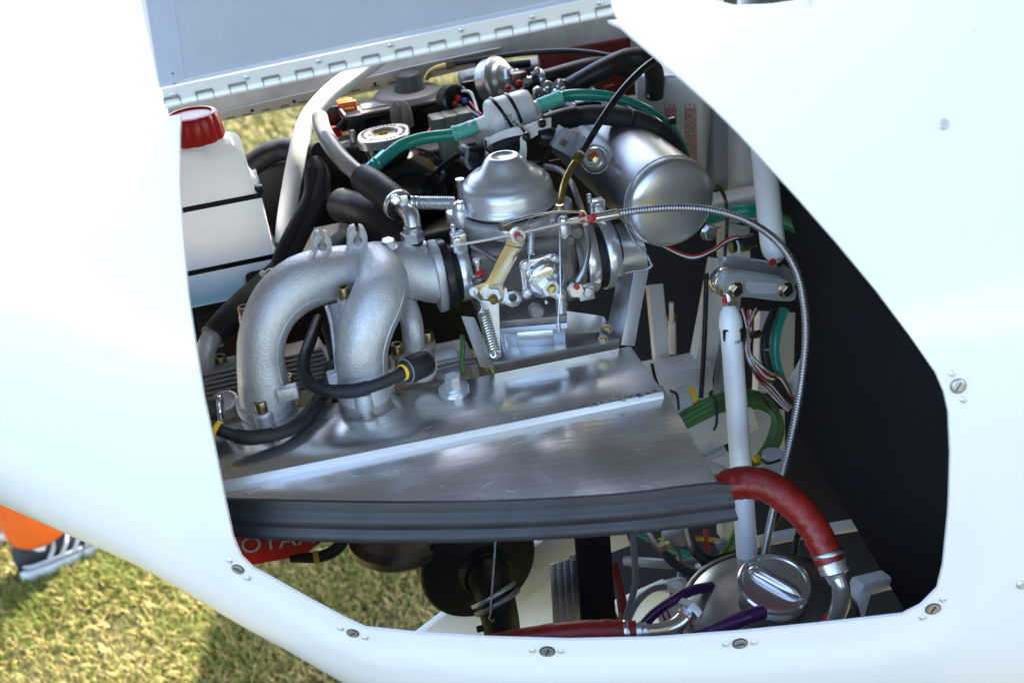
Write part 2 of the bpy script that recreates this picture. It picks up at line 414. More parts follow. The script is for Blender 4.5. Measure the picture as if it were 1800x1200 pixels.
def grass():
    rng = np.random.default_rng(3)
    def field(N, x0, x1, y0, y1, hmax, wid):
        x = rng.uniform(x0, x1, N); y = rng.uniform(y0, y1, N)
        clump = (np.sin(x*9.1 + 2*np.sin(y*5.3)) + np.sin(y*11.7 + 1.7*np.sin(x*7.7)) + np.sin((x+y)*23)*.6)/2.6
        keep = rng.uniform(0, 1, N) < .62 + .38*clump
        x, y, clump = x[keep], y[keep], clump[keep]; N = len(x)
        h = hmax*rng.uniform(.35, 1, N)*(1 + .35*clump); a = rng.uniform(0, 2*np.pi, N); lean = np.abs(rng.normal(.75, .38, N))
        w = wid*rng.uniform(.6, 1.3, N)
        dx, dy = np.cos(a), np.sin(a); px, py = -dy, dx
        hz1, hz2 = h*.55*np.cos(lean*.7), h*np.cos(np.minimum(lean, 1.45)); r1, r2 = h*.5*np.sin(lean*.7), h*np.sin(np.minimum(lean*1.05, 1.5))
        z0 = np.zeros(N)
        V = np.stack([np.stack([x-px*w, y-py*w, z0], 1), np.stack([x+px*w, y+py*w, z0], 1),
                      np.stack([x+dx*r1+px*w*.9, y+dy*r1+py*w*.9, hz1], 1), np.stack([x+dx*r1-px*w*.9, y+dy*r1-py*w*.9, hz1], 1),
                      np.stack([x+dx*r2, y+dy*r2, hz2+.004], 1)], 1)
        dry = rng.uniform(0, 1, N) + .28*clump*-1 + (np.sin(x*3.1)*np.sin(y*2.7+1))*.22
        return V, dry
    parts = [field(230000, -2.1, .9, 1.15, 2.9, .040, .0016), field(60000, -2.6, .6, 2.9, 6.4, .055, .0034)]
    V = np.concatenate([p[0] for p in parts]); dry = np.concatenate([p[1] for p in parts]); N = len(V)
    me = bpy.data.meshes.new('grass'); me.vertices.add(N*5); me.vertices.foreach_set('co', V.reshape(-1).astype(np.float32))
    base = np.arange(N)[:, None]*5
    loops = np.concatenate([base + np.array([[0, 1, 2, 3]]), base + np.array([[3, 2, 4]])], 1).reshape(-1)
    me.loops.add(N*7); me.loops.foreach_set('vertex_index', loops.astype(np.int32))
    me.polygons.add(N*2)
    ls = (np.arange(N)[:, None]*7 + np.array([[0, 4]])).reshape(-1); me.polygons.foreach_set('loop_start', ls.astype(np.int32))
    me.update(calc_edges=True)
    g1, g2, s1, s2 = np.array([.070, .105, .012]), np.array([.15, .16, .022]), np.array([.26, .20, .05]), np.array([.40, .31, .12])
    u = rng.uniform(0, 1, N)[:, None]
    c = np.where((dry > .60)[:, None], s1*(1-u) + s2*u, g1*(1-u) + g2*u)
    c = np.repeat(np.concatenate([c, np.ones((N, 1))], 1), 5, 0)
    at = me.color_attributes.new('tint', 'FLOAT_COLOR', 'POINT'); at.data.foreach_set('color', c.reshape(-1).astype(np.float32))
    M = bpy.data.materials.new('grass blade'); M.use_nodes = True; n = M.node_tree.nodes; b = n['Principled BSDF']
    vc = n.new('ShaderNodeVertexColor'); vc.layer_name = 'tint'; M.node_tree.links.new(vc.outputs[0], b.inputs['Base Color'])
    b.inputs['Roughness'].default_value = .55; b.inputs['Specular IOR Level'].default_value = .25
    me.materials.append(M)
    o = bpy.data.objects.new('grass', me); COL.objects.link(o); tag(o, 'short mown grass with straw coloured dry blades', 'grass', kind='stuff')
grass()

# ================================================================== aircraft skin
def interp(kn, x):
    xs = [k[0] for k in kn]; i = max(0, min(len(kn)-2, sum(1 for q in xs if q <= x) - 1))
    def sl(j):
        if j <= 0: return (kn[1][1]-kn[0][1])/(kn[1][0]-kn[0][0])
        if j >= len(kn)-1: return (kn[-1][1]-kn[-2][1])/(kn[-1][0]-kn[-2][0])
        return (kn[j+1][1]-kn[j-1][1])/(kn[j+1][0]-kn[j-1][0])
    h = kn[i+1][0]-kn[i][0]; t = (x-kn[i][0])/h
    t = max(0, min(1, t))
    return ((2*t**3-3*t*t+1)*kn[i][1] + (t**3-2*t*t+t)*h*sl(i) + (-2*t**3+3*t*t)*kn[i+1][1] + (t**3-t*t)*h*sl(i+1))
KW = [(-.95, .10), (-.80, .16), (-.65, .215), (-.54, .255), (-.37, .342), (-.23, .405), (0, .44), (.35, .46), (1.0, .48)]
KZ = [(-.95, 1.225), (-.54, 1.20), (-.37, 1.16), (-.23, 1.125), (0, 1.10), (1.0, 1.10)]
KB = [(-.95, .09), (-.80, .13), (-.54, .190), (-.37, .198), (-.30, .212), (-.23, .265), (-.16, .34), (0, .41), (1.0, .45)]
KT = [(-.95, 1.36), (-.80, 1.42), (-.54, 1.475), (-.2, 1.485), (.3, 1.50), (1.0, 1.56)]
YC = 1.0; NE = 2.35; NL = 2.7
def skin(s, t):
    """s: station along the body, t: angle (deg); -90 bottom, 0 near side, 90 top, 180 far side"""
    p = math.radians(t); c, q = math.cos(p), math.sin(p)
    wv, zc = interp(KW, s), interp(KZ, s); hh = interp(KB, s) if q < 0 else interp(KT, s) - zc
    e = 2/(NE if q >= 0 else NL)
    return Vector((s, YC - wv*math.copysign(abs(c)**e, c), zc + hh*math.copysign(abs(q)**e, q)))
def skin_n(s, t):
    a = skin(s + .002, t) - skin(s - .002, t); b = skin(s, t + .3) - skin(s, t - .3)
    n = a.cross(b).normalized(); c = Vector((s, YC, interp(KZ, s)))
    return n if n.dot(skin(s, t) - c) > 0 else -n
S0, S1, T0, T1 = -.94, .98, -82.0, 205.0
NS, NT = 120, 150
gv = [skin(S0 + (S1-S0)*i/NS, T0 + (T1-T0)*j/NT) for i in range(NS+1) for j in range(NT+1)]
gf = [(i*(NT+1)+j, (i+1)*(NT+1)+j, (i+1)*(NT+1)+j+1, i*(NT+1)+j+1) for i in range(NS) for j in range(NT)]
bvh = BVHTree.FromPolygons(gv, gf)
def on_skin(x, y):
    """first point of the near skin on a line of sight: (s, t, point)"""
    r = ray(x, y).normalized()
    loc, nn, idx, dist = bvh.ray_cast(CAM, r)
    if loc is None: raise RuntimeError('no skin at %s' % ((x, y),))
    i, j = divmod(idx, NT); s = S0 + (S1-S0)*(i+.5)/NS; t = T0 + (T1-T0)*(j+.5)/NT
    for _ in range(8):
        p = skin(s, t); a = (skin(s+.001, t)-p)/.001; b = (skin(s, t+.1)-p)/.1
        e = CAM - p
        Mx = Matrix((( a.x, b.x, -r.x), (a.y, b.y, -r.y), (a.z, b.z, -r.z)))
        try: sol = Mx.inverted() @ e
        except Exception: break
        s += max(-.05, min(.05, sol[0])); t += max(-8, min(8, sol[1]))
    return s, t, skin(s, t)
OPEN = [(294,205),(317,202),(315,235),(315,330),(321,420),(330,520),(342,600),(358,700),(375,780),(395,880),(409,945),(422,980),(443,1003),(470,1018),(540,1060),(600,1094),(640,1112),
        (740,1122),(860,1129),(1000,1133),(1150,1130),(1300,1119),(1450,1104),(1590,1088),(1622,1072),(1652,1042),(1661,1000),(1668,900),(1671,800),(1668,725),(1660,690),(1645,655),(1600,590),(1540,510),
        (1470,425),(1400,345),(1300,235),(1250,185),(1200,140),(1150,98),(1112,66),(1090,46),(1068,36),(1088,34),(1076,20)]
TOPE = [(x, 20 + (1076-x)*(184-20)/(1076-291)) for x in range(1050, 291, -40)] + [(291, 184)]
def dens(poly, step=14):
    out = []
    for i in range(len(poly)):
        a, b = Vector(poly[i]), Vector(poly[(i+1) % len(poly)]); n = max(1, int((b-a).length/step))
        out += [tuple(a.lerp(b, k/n)) for k in range(n)]
    return out
hole1 = [on_skin(x, y)[:2] for x, y in dens(OPEN + TOPE)]
WIN = rpoly([(1236, -60), (1250, -2), (1290, 9), (1352, 7), (1402, 0), (1420, -60)], 8)
hole2 = [on_skin(x, y)[:2] for x, y in dens(WIN)]
tfar = 107
hole3 = [(-.44, tfar), (.34, tfar)] ; hole3 = [(-.44 + .78*k/40, tfar) for k in range(41)] + [(.34, tfar + (205.6-tfar)*k/40) for k in range(1, 41)] + [(.34 - .78*k/40, 205.6) for k in range(1, 41)] + [(-.44, 205.6 - (205.6-tfar)*k/40) for k in range(1, 40)]
_a = [(-.46, -76.0), (-.36, -62.0), (-.28, -52.0), (-.20, -46.0), (1.0, -46.0), (1.0, -86.0), (-.46, -86.0)]
hole4 = []
for _i in range(7):
    _p, _q = _a[_i], _a[(_i+1) % 7]; _n = max(2, int(math.hypot((_q[0]-_p[0])/.014, (_q[1]-_p[1])/2.0)))
    hole4 += [(_p[0] + (_q[0]-_p[0])*_k/_n, _p[1] + (_q[1]-_p[1])*_k/_n) for _k in range(_n)]
TS = .0072
def inside(p, poly):
    x, y = p; c = False; n = len(poly); j = n-1
    for i in range(n):
        xi, yi = poly[i]; xj, yj = poly[j]
        if (yi > y) != (yj > y) and x < (xj-xi)*(y-yi)/(yj-yi) + xi: c = not c
        j = i
    return c
def build_skin():
    holes = [[(s, t*TS) for s, t in h] for h in (hole1, hole2, hole3, hole4)]
    hp = np.array([p for h in holes for p in h])
    pts = []; st = .0125
    nx, ny = int((S1-S0)/st), int((T1-T0)*TS/st)
    for i in range(nx+1):
        for j in range(ny+1):
            p = (S0 + (S1-S0)*i/nx + (0 if i in (0, nx) else .004*math.sin(j*3.1)), T0*TS + (T1-T0)*TS*j/ny)
            if np.min(np.abs(hp[:, 0]-p[0]) + np.abs(hp[:, 1]-p[1])) < .007: continue
            pts.append(p)
    V2 = [Vector(p) for p in pts]; E = []
    for h in holes:
        k = len(V2); V2 += [Vector(p) for p in h]; E += [(k+i, k+(i+1) % len(h)) for i in range(len(h))]
    vo, eo, fo, _, _, _ = delaunay_2d_cdt(V2, E, [], 0, 1e-6)
    F3 = []
    for f in fo:
        c = sum((vo[i] for i in f), Vector((0, 0)))/len(f)
        if any(inside((c.x, c.y), h) for h in holes): continue
        F3.append(tuple(f))
    # sunken landing flange round the hatch opening
    h1 = np.array(holes[0]); h2 = np.roll(h1, -1, 0); seg = h2-h1; sl = (seg**2).sum(1)+1e-12
    OUT, INN = [], []
    for v in vo:
        p = np.array([v.x, v.y]); tt = np.clip(((p-h1)*seg).sum(1)/sl, 0, 1)
        d = math.sqrt((((h1+seg*tt[:, None])-p)**2).sum(1).min())
        s, t = v.x, v.y/TS; n = skin_n(s, t); q = skin(s, t)
        low = max(0, min(1, (1.12 - q.z)/.08))
        k = max(0, min(1, (.0295-d)/.0055)); k = k*k*(3-2*k)
        q = q - n*(.0040*k*low)
        OUT.append(q); INN.append(q - n*.0026)
    n0 = len(OUT); cnt = {}
    for f in F3:
        for a, b in zip(f, f[1:]+f[:1]): cnt[(a, b)] = 1
    Fs = list(F3) + [tuple(i+n0 for i in reversed(f)) for f in F3]
    fm = [0]*len(F3) + [1]*len(F3)
    for (a, b) in cnt:
        if (b, a) not in cnt: Fs.append((b, a, a+n0, b+n0)); fm.append(0)
    c = Vector((0, 1, 1.1)); me = bpy.data.meshes.new('cowl_shell'); me.from_pydata([tuple(v-c) for v in OUT+INN], [], Fs)
    me.materials.append(paint); me.materials.append(inner); me.polygons.foreach_set('material_index', fm)
    finish(me, 50)
    return me, c
plane_t = thing('light_aircraft', 'glossy white light aircraft with its engine hatch propped open', 'aircraft', (0, YC, .7) and Vector((0, YC, .7)))
me, c = build_skin(); inst('cowl_shell', me, Matrix.Translation(c), plane_t)
# wing out of view above, added to cast shade on bay and turf
def shade_wing():
    V, Fc = [], []; prof = []
    for k in range(24):
        a = 2*math.pi*k/24; prof.append((.62*math.cos(a), .075*math.sin(a)*(1.25-.5*math.cos(a)) ))
    ys = [-5.2, -1.0, 3.0, 7.2]
    for y in ys:
        for (u, v) in prof: V.append(Vector((.88+u, y, 2.08+v)))
    for i in range(len(ys)-1):
        for k in range(24): Fc.append((i*24+k, i*24+(k+1) % 24, (i+1)*24+(k+1) % 24, (i+1)*24+k))
    Fc += [tuple(range(24)), tuple(72+k for k in range(24))]
    mesh('shade_wing', V, Fc, paint, plane_t)
shade_wing()
# quarter-turn fasteners and rivets on the landing flange
def fastener(x, y, r, riv):
    s, t, p = on_skin(x, y); n = skin_n(s, t); k = (p-CAM).dot(FZ)/FPX
    low = .0040*max(0, min(1, (1.12 - p.z)/.08)) if x < 1670 else 0
    p = p - n*(low - .0004)
    rr = round(r*k, 4)
    def g():
        a = lathe_geo([(0, 0), (rr*1.05, 0), (rr*1.05, rr*.10), (rr*.82, rr*.16), (rr*.78, rr*.05), (0, rr*.03)], O0, Z, 1, 24)
        b = box_geo(Vector((0, 0, rr*.1)), Vector((1, 0, 0)), Vector((0, 1, 0)), Z, rr*.70, rr*.13, rr*.09)
        c_ = box_geo(Vector((0, rr*.42, rr*.09)), Vector((1, 0, 0)), Vector((0, 1, 0)), Z, rr*.55, rr*.15, rr*.06)
        d = box_geo(Vector((0, -rr*.42, rr*.09)), Vector((1, 0, 0)), Vector((0, 1, 0)), Z, rr*.55, rr*.15, rr*.06)
        return join(a, b, c_, d)
    me = cached(('fastener', rr), g, alu)
    hint = vec(math.cos(x), math.sin(x*1.3))
    fo = inst('fastener', me, orient(p, n, hint), plane_t)
    inst('slot', cached(('slot', rr), lambda: box_geo(Vector((0, 0, rr*.2)), Vector((1, 0, 0)), Vector((0, 1, 0)), Z, rr*.72, rr*.10, rr*.03), blackm), orient(p, n, hint), fo)
    inst('recess_ring', cached(('recess_ring', rr), lambda: lathe_geo([(rr*1.02, -.0002), (rr*1.02, rr*.12), (rr*1.14, rr*.10), (rr*1.14, -.0002), (rr*1.02, -.0002)], O0, Z, 1, 24), blackm), orient(p, n, hint), fo)
    for (a, b) in riv:
        s, t, q = on_skin(a, b); nn = skin_n(s, t); q = q - nn*(low - .0003)
        r2 = round(6.2*k, 4)
        inst('rivet', cached(('rivet', 'skin', r2), g_rivet(r2, r2*.42), aluw), orient(q, nn), plane_t)
for f in [(417,1002,10,[(402,987),(433,1018)]), (618,1119,10,[(596,1111),(640,1127)]), (962,1151,12,[(936,1150),(986,1151)]), (1302,1137,12,[(1277,1139),(1327,1136)]),
          (1643,1076,12,[(1625,1092),(1661,1060)]), (1684,678,12,[(1674,656),(1694,702)])]: fastener(*f)
def skinscrew(x, y, r):
    s, t, p = on_skin(x, y); bolt('screw', 'pan', p, skin_n(s, t), r, r*.5, aluw, plane_t)
skinscrew(1658, 219, 11); skinscrew(1422, 4, 9); skinscrew(1797, 1026, 11)
for x, y in ((1395, 162), (1713, 54), (1354, 283)):
    s, t, p = on_skin(x, y); bolt('rivet', 'rivet', p, skin_n(s, t), 2.5, 1, aluw, plane_t)

# ================================================================== hatch, raised on its piano hinge
HL, HR = on_skin(291, 184)[2], on_skin(1076, 20)[2]
hdir = (HR-HL).normalized()
e2 = (Vector((0, -1, 0))*math.cos(math.radians(78)) + Z*math.sin(math.radians(78)))
e2 = (e2 - hdir*e2.dot(hdir)).normalized()
hp_ = Plane(HL, HR, HL + e2)
hatch = thing('access_hatch', 'pale blue grey underside of the raised access hatch on its hinge', 'hatch', HL)
hn = hp_.n
def hpos(u, v, off=0.): return HL + hdir*u + e2*v + hn*off
HLEN = (HR-HL).length
def edge_u(x, y):      # a pixel on the hatch plane as (u, v)
    q = hp_.at(x, y) - HL; return q.dot(hdir), q.dot(e2)
uL, vL = edge_u(253, -5)
lslope = uL/vL
uR, vR = edge_u(1080, -40); rslope = (uR-HLEN)/max(.01, vR)
VT = .40
o4 = [hpos(-.001, .012), hpos(HLEN+.001, .012), hpos(HLEN+.03, VT*.55), hpos(HLEN-.10, VT), hpos(lslope*VT+.06, VT), hpos(lslope*VT*.75, VT*.80)]
prism('panel', o4, -hn*.004, paint, hatch, .0008)
i4 = [edge_u(291, 0), edge_u(323, 139), edge_u(740, 46), edge_u(1010, -14)]
lin = [hpos(i4[1][0], i4[1][1], .0012), hpos(HLEN-.012, i4[1][1]+.001, .0012), hpos(HLEN-.03, VT*.8, .0012), hpos(lslope*VT*.8+.03, VT*.8, .0012)]
prism('lining', [hpos(0.001, .0125, .0006), hpos(HLEN, .0125, .0006), hpos(HLEN-.02, VT*.9, .0006), hpos(lslope*VT*.9+.012, VT*.9, .0006)], -hn*.0005, hatchm, hatch)
prism('lining_pad', lin, -hn*.0008, hatchm, hatch, .0004)
tube('lining_seam', [q + hn*.0004 for q in lin], .55, whitew, hatch, seg=6, n=1, closed=True)
# hinge: leaf with slots, knuckles, pin
lf = edge_u(520, 109)[1]; lw = .0128
mesh_leaf = prism('hinge_leaf', [hpos(.0, .0022, .002), hpos(HLEN, .0022, .002), hpos(HLEN, lw, .0024), hpos(.002, lw, .0024)], -hn*.0009, hatchl, hatch)
NK = 27; kl = HLEN/NK
kr = .0026
def kn_geo():
    return lathe_geo([(kr*.5, 0), (kr, 0), (kr, kl*.95), (kr*.5, kl*.95), (kr*.5, 0)], O0, Z, 1, 12)
kme = cached(('knuckle', 1), kn_geo, hatchl)
for k in range(NK): inst('knuckle', kme, orient(hpos(kl*(k+.02), 0, .0012), hdir), hatch)
slot_me = cached(('slot_edge', 1), lambda: box_geo(O0, Vector((1, 0, 0)), Vector((0, 1, 0)), Z, .0004, .00013, kl*.45), blackm)
for k in range(0, NK, 2):
    for v in (.0046, .0058): inst('slot_edge', slot_me, orient(hpos(kl*(k+.5), v, .0026), hdir, e2), hatch)
for k in range(NK):
    inst('slot_end', cached(('slot_end', 1), lambda: box_geo(O0, Vector((1, 0, 0)), Vector((0, 1, 0)), Z, .0005, .00015, .0030), blackm), orient(hpos(kl*k, .0030, .0026), e2, hdir), hatch)
for x, y in ((306,163),(434,133),(560,105),(686,77),(810,50),(935,27),(1053,3)):
    u, v = edge_u(x, y); bolt('rivet', 'rivet', hpos(u, v, .0024), hn, 5.4, 3.6, alu, hatch)
for x, y in ((304,128),(307,146)):
    u, v = edge_u(x, y); bolt('rivet', 'rivet', hpos(u, v, .0014), hn, 1.7, .8, blackm, hatch)

# ================================================================== far side: spine flange and hinge strip
fpl = PN((480, 185, 1.24), B)
fl = thing('spine_flange', 'thin bare metal flange under the hinge line at the top of the bay', 'flange', (480, 185, 1.24))
plate('web', [(262,120),(1130,-70),(1130,112),(1060,93),(950,96),(800,112),(700,128),(600,153),(480,180),(385,201),(300,212),(268,216)], fpl, .0012, mat('weathered sheet', (.66, .65, .62), .5, .3, var=.2, vscale=30), fl)
spl = PN((480, 196, 1.25), (B*.8 + Z*.6))
far = thing('hinge_strip', 'white slotted hinge strip lit behind the metal flange', 'hinge', (480, 196, 1.25))
plate('strip', [(292,205),(385,198),(545,162),(720,118),(880,84),(880,108),(705,150),(545,183),(392,213),(300,232)], spl, .0014, boxw, far)
for x, y in ((443,194),(517,178),(659,147)): bolt('screw', 'rivet', spl.at(x, y, .0006), spl.n, 3, 4, blackm, far)
for x, y in ((405,208),(435,202),(468,194),(501,187),(533,180),(625,160),(660,153),(690,146)):
    a, b = spl.at(x-8, y+1.6, .0006), spl.at(x+8, y-1.6, .0006)
    prism('slot', [a, b, b + Z*.0011, a + Z*.0011], spl.n*.0003, blackm, far)

# ================================================================== person beyond the nose: orange trousers, trainers
def person():
    foot = P(84, 944, 1.0) - CAM; foot = CAM + foot*(1.52/(-foot.z))     # ankle height
    base = Vector((foot.x, foot.y, 0))
    t = thing('person', 'person in bright orange trousers and dark trainers beyond the nose', 'person', base)
    face = Vector((.86, .51, 0)).normalized(); side = Vector((-face.y, face.x, 0))
    def skinmesh(name, nodes, edges, material, sub=2):
        me = bpy.data.meshes.new(name); me.from_pydata([tuple(n[0]-base) for n in nodes], edges, [])
        o = bpy.data.objects.new(name, me); COL.objects.link(o)
        md = o.modifiers.new('skin', 'SKIN'); md.use_smooth_shade = True
        for i, n in enumerate(nodes): me.skin_vertices[0].data[i].radius = (n[1], n[2]); me.skin_vertices[0].data[i].use_root = (i == 0)
        o.modifiers.new('sub', 'SUBSURF').levels = sub; o.modifiers['sub'].render_levels = sub
        dg = bpy.context.evaluated_depsgraph_get(); m2 = bpy.data.meshes.new_from_object(o.evaluated_get(dg)); bpy.data.objects.remove(o)
        m2.name = name; m2.materials.clear(); m2.materials.append(material)
        for p in m2.polygons: p.use_smooth = True
        return inst(name, m2, Matrix.Translation(base), t)
    cloth = mat('orange trouser cloth', (.80, .12, .006), .7, bump=.3, bscale=60, var=.12, vscale=18)
    shirt = mat('grey shirt', (.10, .11, .13), .8); skinm = mat('skin', (.45, .27, .19), .5, sss=.1); hair = mat('hair', (.03, .02, .015), .6)
    hipc = base - side*.09 - face*.05 + Z*.95
    def q(f, s, z): return base + face*f + side*s + Z*z
    nodes = [(q(-.05,   .10, .95), .15, .12), (q(-.04, .0, .90), .10, .10), (q(-.02, .0, .52), .085, .085), (q(-.01, 0, .30), .085, .085), (q(-.01, 0, .13), .08, .08), (q(-.01, 0, .085), .072, .072),
             (q(-.06, .20, .90), .10, .10), (q(-.12, .21, .52), .085, .085), (q(-.16, .21, .30), .085, .085), (q(-.18, .21, .13), .08, .08), (q(-.18, .21, .085), .072, .072)]
    skinmesh('trousers', nodes, [(0,1),(1,2),(2,3),(3,4),(4,5),(0,6),(6,7),(7,8),(8,9),(9,10)], cloth)
    nodes = [(q(-.05, .10, 1.0), .16, .11), (q(-.05, .10, 1.2), .15, .105), (q(-.05, .10, 1.42), .17, .10), (q(-.05, .10, 1.50), .06, .06), (q(-.05, .32, 1.42), .06, .06), (q(-.02, .38, 1.18), .05, .05), (q(.10, .38, .98), .04, .04),
             (q(-.05, -.12, 1.42), .06, .06), (q(-.02, -.18, 1.18), .05, .05), (q(.10, -.18, .98), .04, .04)]
    skinmesh('shirt', nodes, [(0,1),(1,2),(2,3),(2,4),(4,5),(5,6),(2,7),(7,8),(8,9)], shirt)
    nodes = [(q(-.05, .10, 1.50), .055, .055), (q(-.04, .10, 1.58), .055, .06), (q(-.03, .10, 1.66), .075, .09), (q(-.03, .10, 1.74), .07, .085)]
    skinmesh('head', nodes, [(0,1),(1,2),(2,3)], skinm)
    nodes = [(q(-.05, .10, 1.70), .085, .095), (q(-.05, .10, 1.78), .07, .08)]
    skinmesh('hair', nodes, [(0,1)], hair)
    for s in (1, -1):
        nodes = [(q(.10, .38 if s > 0 else -.18, .98), .036, .036), (q(.16, .38 if s > 0 else -.18, .92), .04, .02), (q(.21, .37 if s > 0 else -.17, .87), .02, .014), (q(.15, .34 if s > 0 else -.14, .87), .012, .012)]
        skinmesh('hand', nodes, [(0,1),(1,2),(1,3)], skinm)
    def shoe(f0, s0):
        up = mat('dark trainer mesh', (.010, .011, .013), .6, bump=.3, bscale=500); sole = mat('white trainer sole', (.62, .62, .60), .6); stripe = mat('silver trainer stripe', (.40, .405, .41), .4)
        secs = [(-.085, .030, .045, .075), (-.06, .040, .05, .105), (-.01, .042, .05, .11), (.04, .042, .05, .098), (.09, .045, .045, .075), (.14, .048, .04, .062), (.185, .040, .035, .05), (.205, .018, .03, .038)]
        V, Fc = [], []; SG = 14
        for (f, wd, zb, zt) in secs:
            for k in range(SG):
                a = 2*math.pi*k/SG; V.append(q(f0+f, s0 + wd*math.cos(a), .026 + max(0, (zt-.026))*(.5+.5*math.sin(a))))
        for i in range(len(secs)-1):
            for k in range(SG): Fc.append((i*SG+k, i*SG+(k+1) % SG, (i+1)*SG+(k+1) % SG, (i+1)*SG+k))
        Fc += [tuple(range(SG)), tuple((len(secs)-1)*SG+k for k in range(SG))]
        o = mesh('shoe', V, Fc, up, t, 60)
        out = [(f0+f, s0+wd*1.1) for f, wd, _, _ in secs] + [(f0+f, s0-wd*1.1) for f, wd, _, _ in reversed(secs)]
        prism('sole', [q(a, b, .004) for a, b in out], Z*.030, sole, o, .004)
        for k in range(4):
            f = .0 + .03*k
            for sd in (1, -1):
                tube('stripe', [q(f0+f-.02, s0+sd*.045, .045), q(f0+f, s0+sd*.041, .07), q(f0+f+.012, s0+sd*.026, .095-.008*k)], 4, stripe, o, 6, 4)
        tube('stripe', [q(f0-.088, s0, .05), q(f0-.06, s0-.043, .052), q(f0, s0-.047, .050), q(f0+.06, s0-.047, .046)], 3, stripe, o, 6, 4)
        lathe('sock', [(.040, 0), (.040, .05)], q(f0-.02, s0, .075), Z, mat('white sock', (.75, .74, .74), .8), o, 16, s=1.0)
    shoe(.0, 0); shoe(-.17, .21)
person()
# ================================================================== engine block behind everything
UP = Z; NB = -B
eng = thing('engine_block', 'dark engine crankcase with ribbed cast cylinder heads behind the intake manifold', 'engine', (640, 700, 1.02))
box('crankcase', (640, 520, 1.10), ABZ, (190, 70, 120), blackm, eng, 14, 3)
box('nose_dark_mass', (345, 575, 1.12), ABZ, (70, 60, 80), blackm, eng, 12, 3)  # black mass added to darken the gap below the bottle
box('gearbox', (440, 560, 1.14), ABZ, (90, 70, 70), blackm, eng, 12, 3)
box('rear_dark_mass', (890, 330, 1.24), ABZ, (270, 50, 110), blackm, eng, 12, 3)  # black engine mass added so the gap behind reads dark
box('far_dark_mass', (960, 165, 1.38), ABZ, (150, 30, 62), blackm, eng, 10, 3)  # black mass added as dark backing for the upper bay
box('cooling_duct', (540, 350, 1.17), ABZ, (110, 40, 92), blackm, eng, 16, 3)
box('sump', (720, 740, 1.08), ABZ, (160, 70, 60), blackm, eng, 12, 3)
def head(cx, cy, d, hw, fins):
    h = box('cylinder_head', (cx, cy, d), ABZ, (hw, 34, 34), castd, eng, 6, 2)
    for k in range(fins):
        c = P(cx, cy, d) + Z*m(34 + 7*k + 4, d) + B*m(6 + 2*k, d)
        V, Fc = box_geo(c, A, B, Z, m(hw-4-k*2, d), m(36-2*k, d), m(1.5, d))
        mesh('fin', V, Fc, castd, h, bevel=m(.8, d))
head(470, 712, .955, 132, 8)
head(765, 668, .965, 75, 2)
for (p0_, p1_, r_) in (((700, 648, .955), (800, 628, .965), 30), ((722, 700, .945), (820, 680, .955), 26)):
    tube('cast_boss', [p0_, p1_], r_, castd, eng, 20, 4)
lathe('plug_boss', [(26, -10), (26, 8), (20, 12), (14, 12)], P(742, 646, .90), NB + Z*.4, castd, eng, 24)
lathe('plug_boss', [(40, -60), (38, -8), (30, 0)], P(790, 640, .95), Z, castd, eng, 28)
lathe('head_plug', [(24, -20), (24, 4), (19, 6), (19, 2)], P(395, 706, .90), NB*.3 + Z, cast, eng, 24)
box('rocker_cover', (560, 650, .985), (A, (B+Z*.9).normalized(), (Z-B*.9).normalized()), (56, 40, 12), castd, eng, 5, 2)
for k in range(7):
    box('cover_rib', (560 + k*1.5, 628 + k*9.5, .972 - .003*k), (A, (B+Z*.9).normalized(), (Z-B*.9).normalized()), (52, 1.6, 10), castd, eng, .6)

def outlet(cx, cy, d, pts, r, name_l, hose=None):
    """coolant outlet elbow with its bolted two-hole flange on a boss"""
    t = thing('coolant_elbow', name_l, 'elbow pipe', (cx, cy, d))
    c = P(cx, cy, d)
    tube('pipe', pts, r, cast, t, 16, 6)
    e = A*.94 + B*.3; f = Z.cross(e)
    ov = []
    for k in range(28):
        a = 2*math.pi*k/28; ov.append(c + e*(m(43, d)*math.copysign(abs(math.cos(a))**.9, math.cos(a))) + f*(m(24, d)*math.sin(a)) - Z*m(6, d))
    prism('flange', ov, Z*m(9, d), castd, t, m(1.5, d))
    prism('boss', [q - Z*m(48, d) for q in [c + (q-c)*.9 for q in ov]], Z*m(46, d), castd, t, m(4, d))
    for sgn in (-1, 1):
        bolt('bolt', 'socket', c + e*(m(31*sgn, d)) + Z*m(3, d), Z, 10.5, 19, golddk, t)
    return t
outlet(727, 612, .935, [(727, 612, .935), (726, 585, .93), (722, 560, .93), (712, 530, .945), (700, 500, .97)], [20, 20, 20, 20, 20], 'cast coolant elbow on a two bolt flange right of the manifold')
outlet(362, 655, .935, [(362, 655, .935), (361, 625, .925), (367, 602, .925), (382, 585, .935), (396, 570, .95)], [17, 17, 18, 18, 18], 'cast coolant elbow half hidden by the left edge of the opening')
h = tube('coolant_hose', [(374, 592, .93), (400, 566, .945), (432, 536, .965), (470, 505, .99), (500, 480, 1.02)], [24, 27, 28, 29, 30], rubber, None, 18, 8, wob=.02)
tag(h, 'thick black coolant hose running down to the left cast elbow', 'hose')

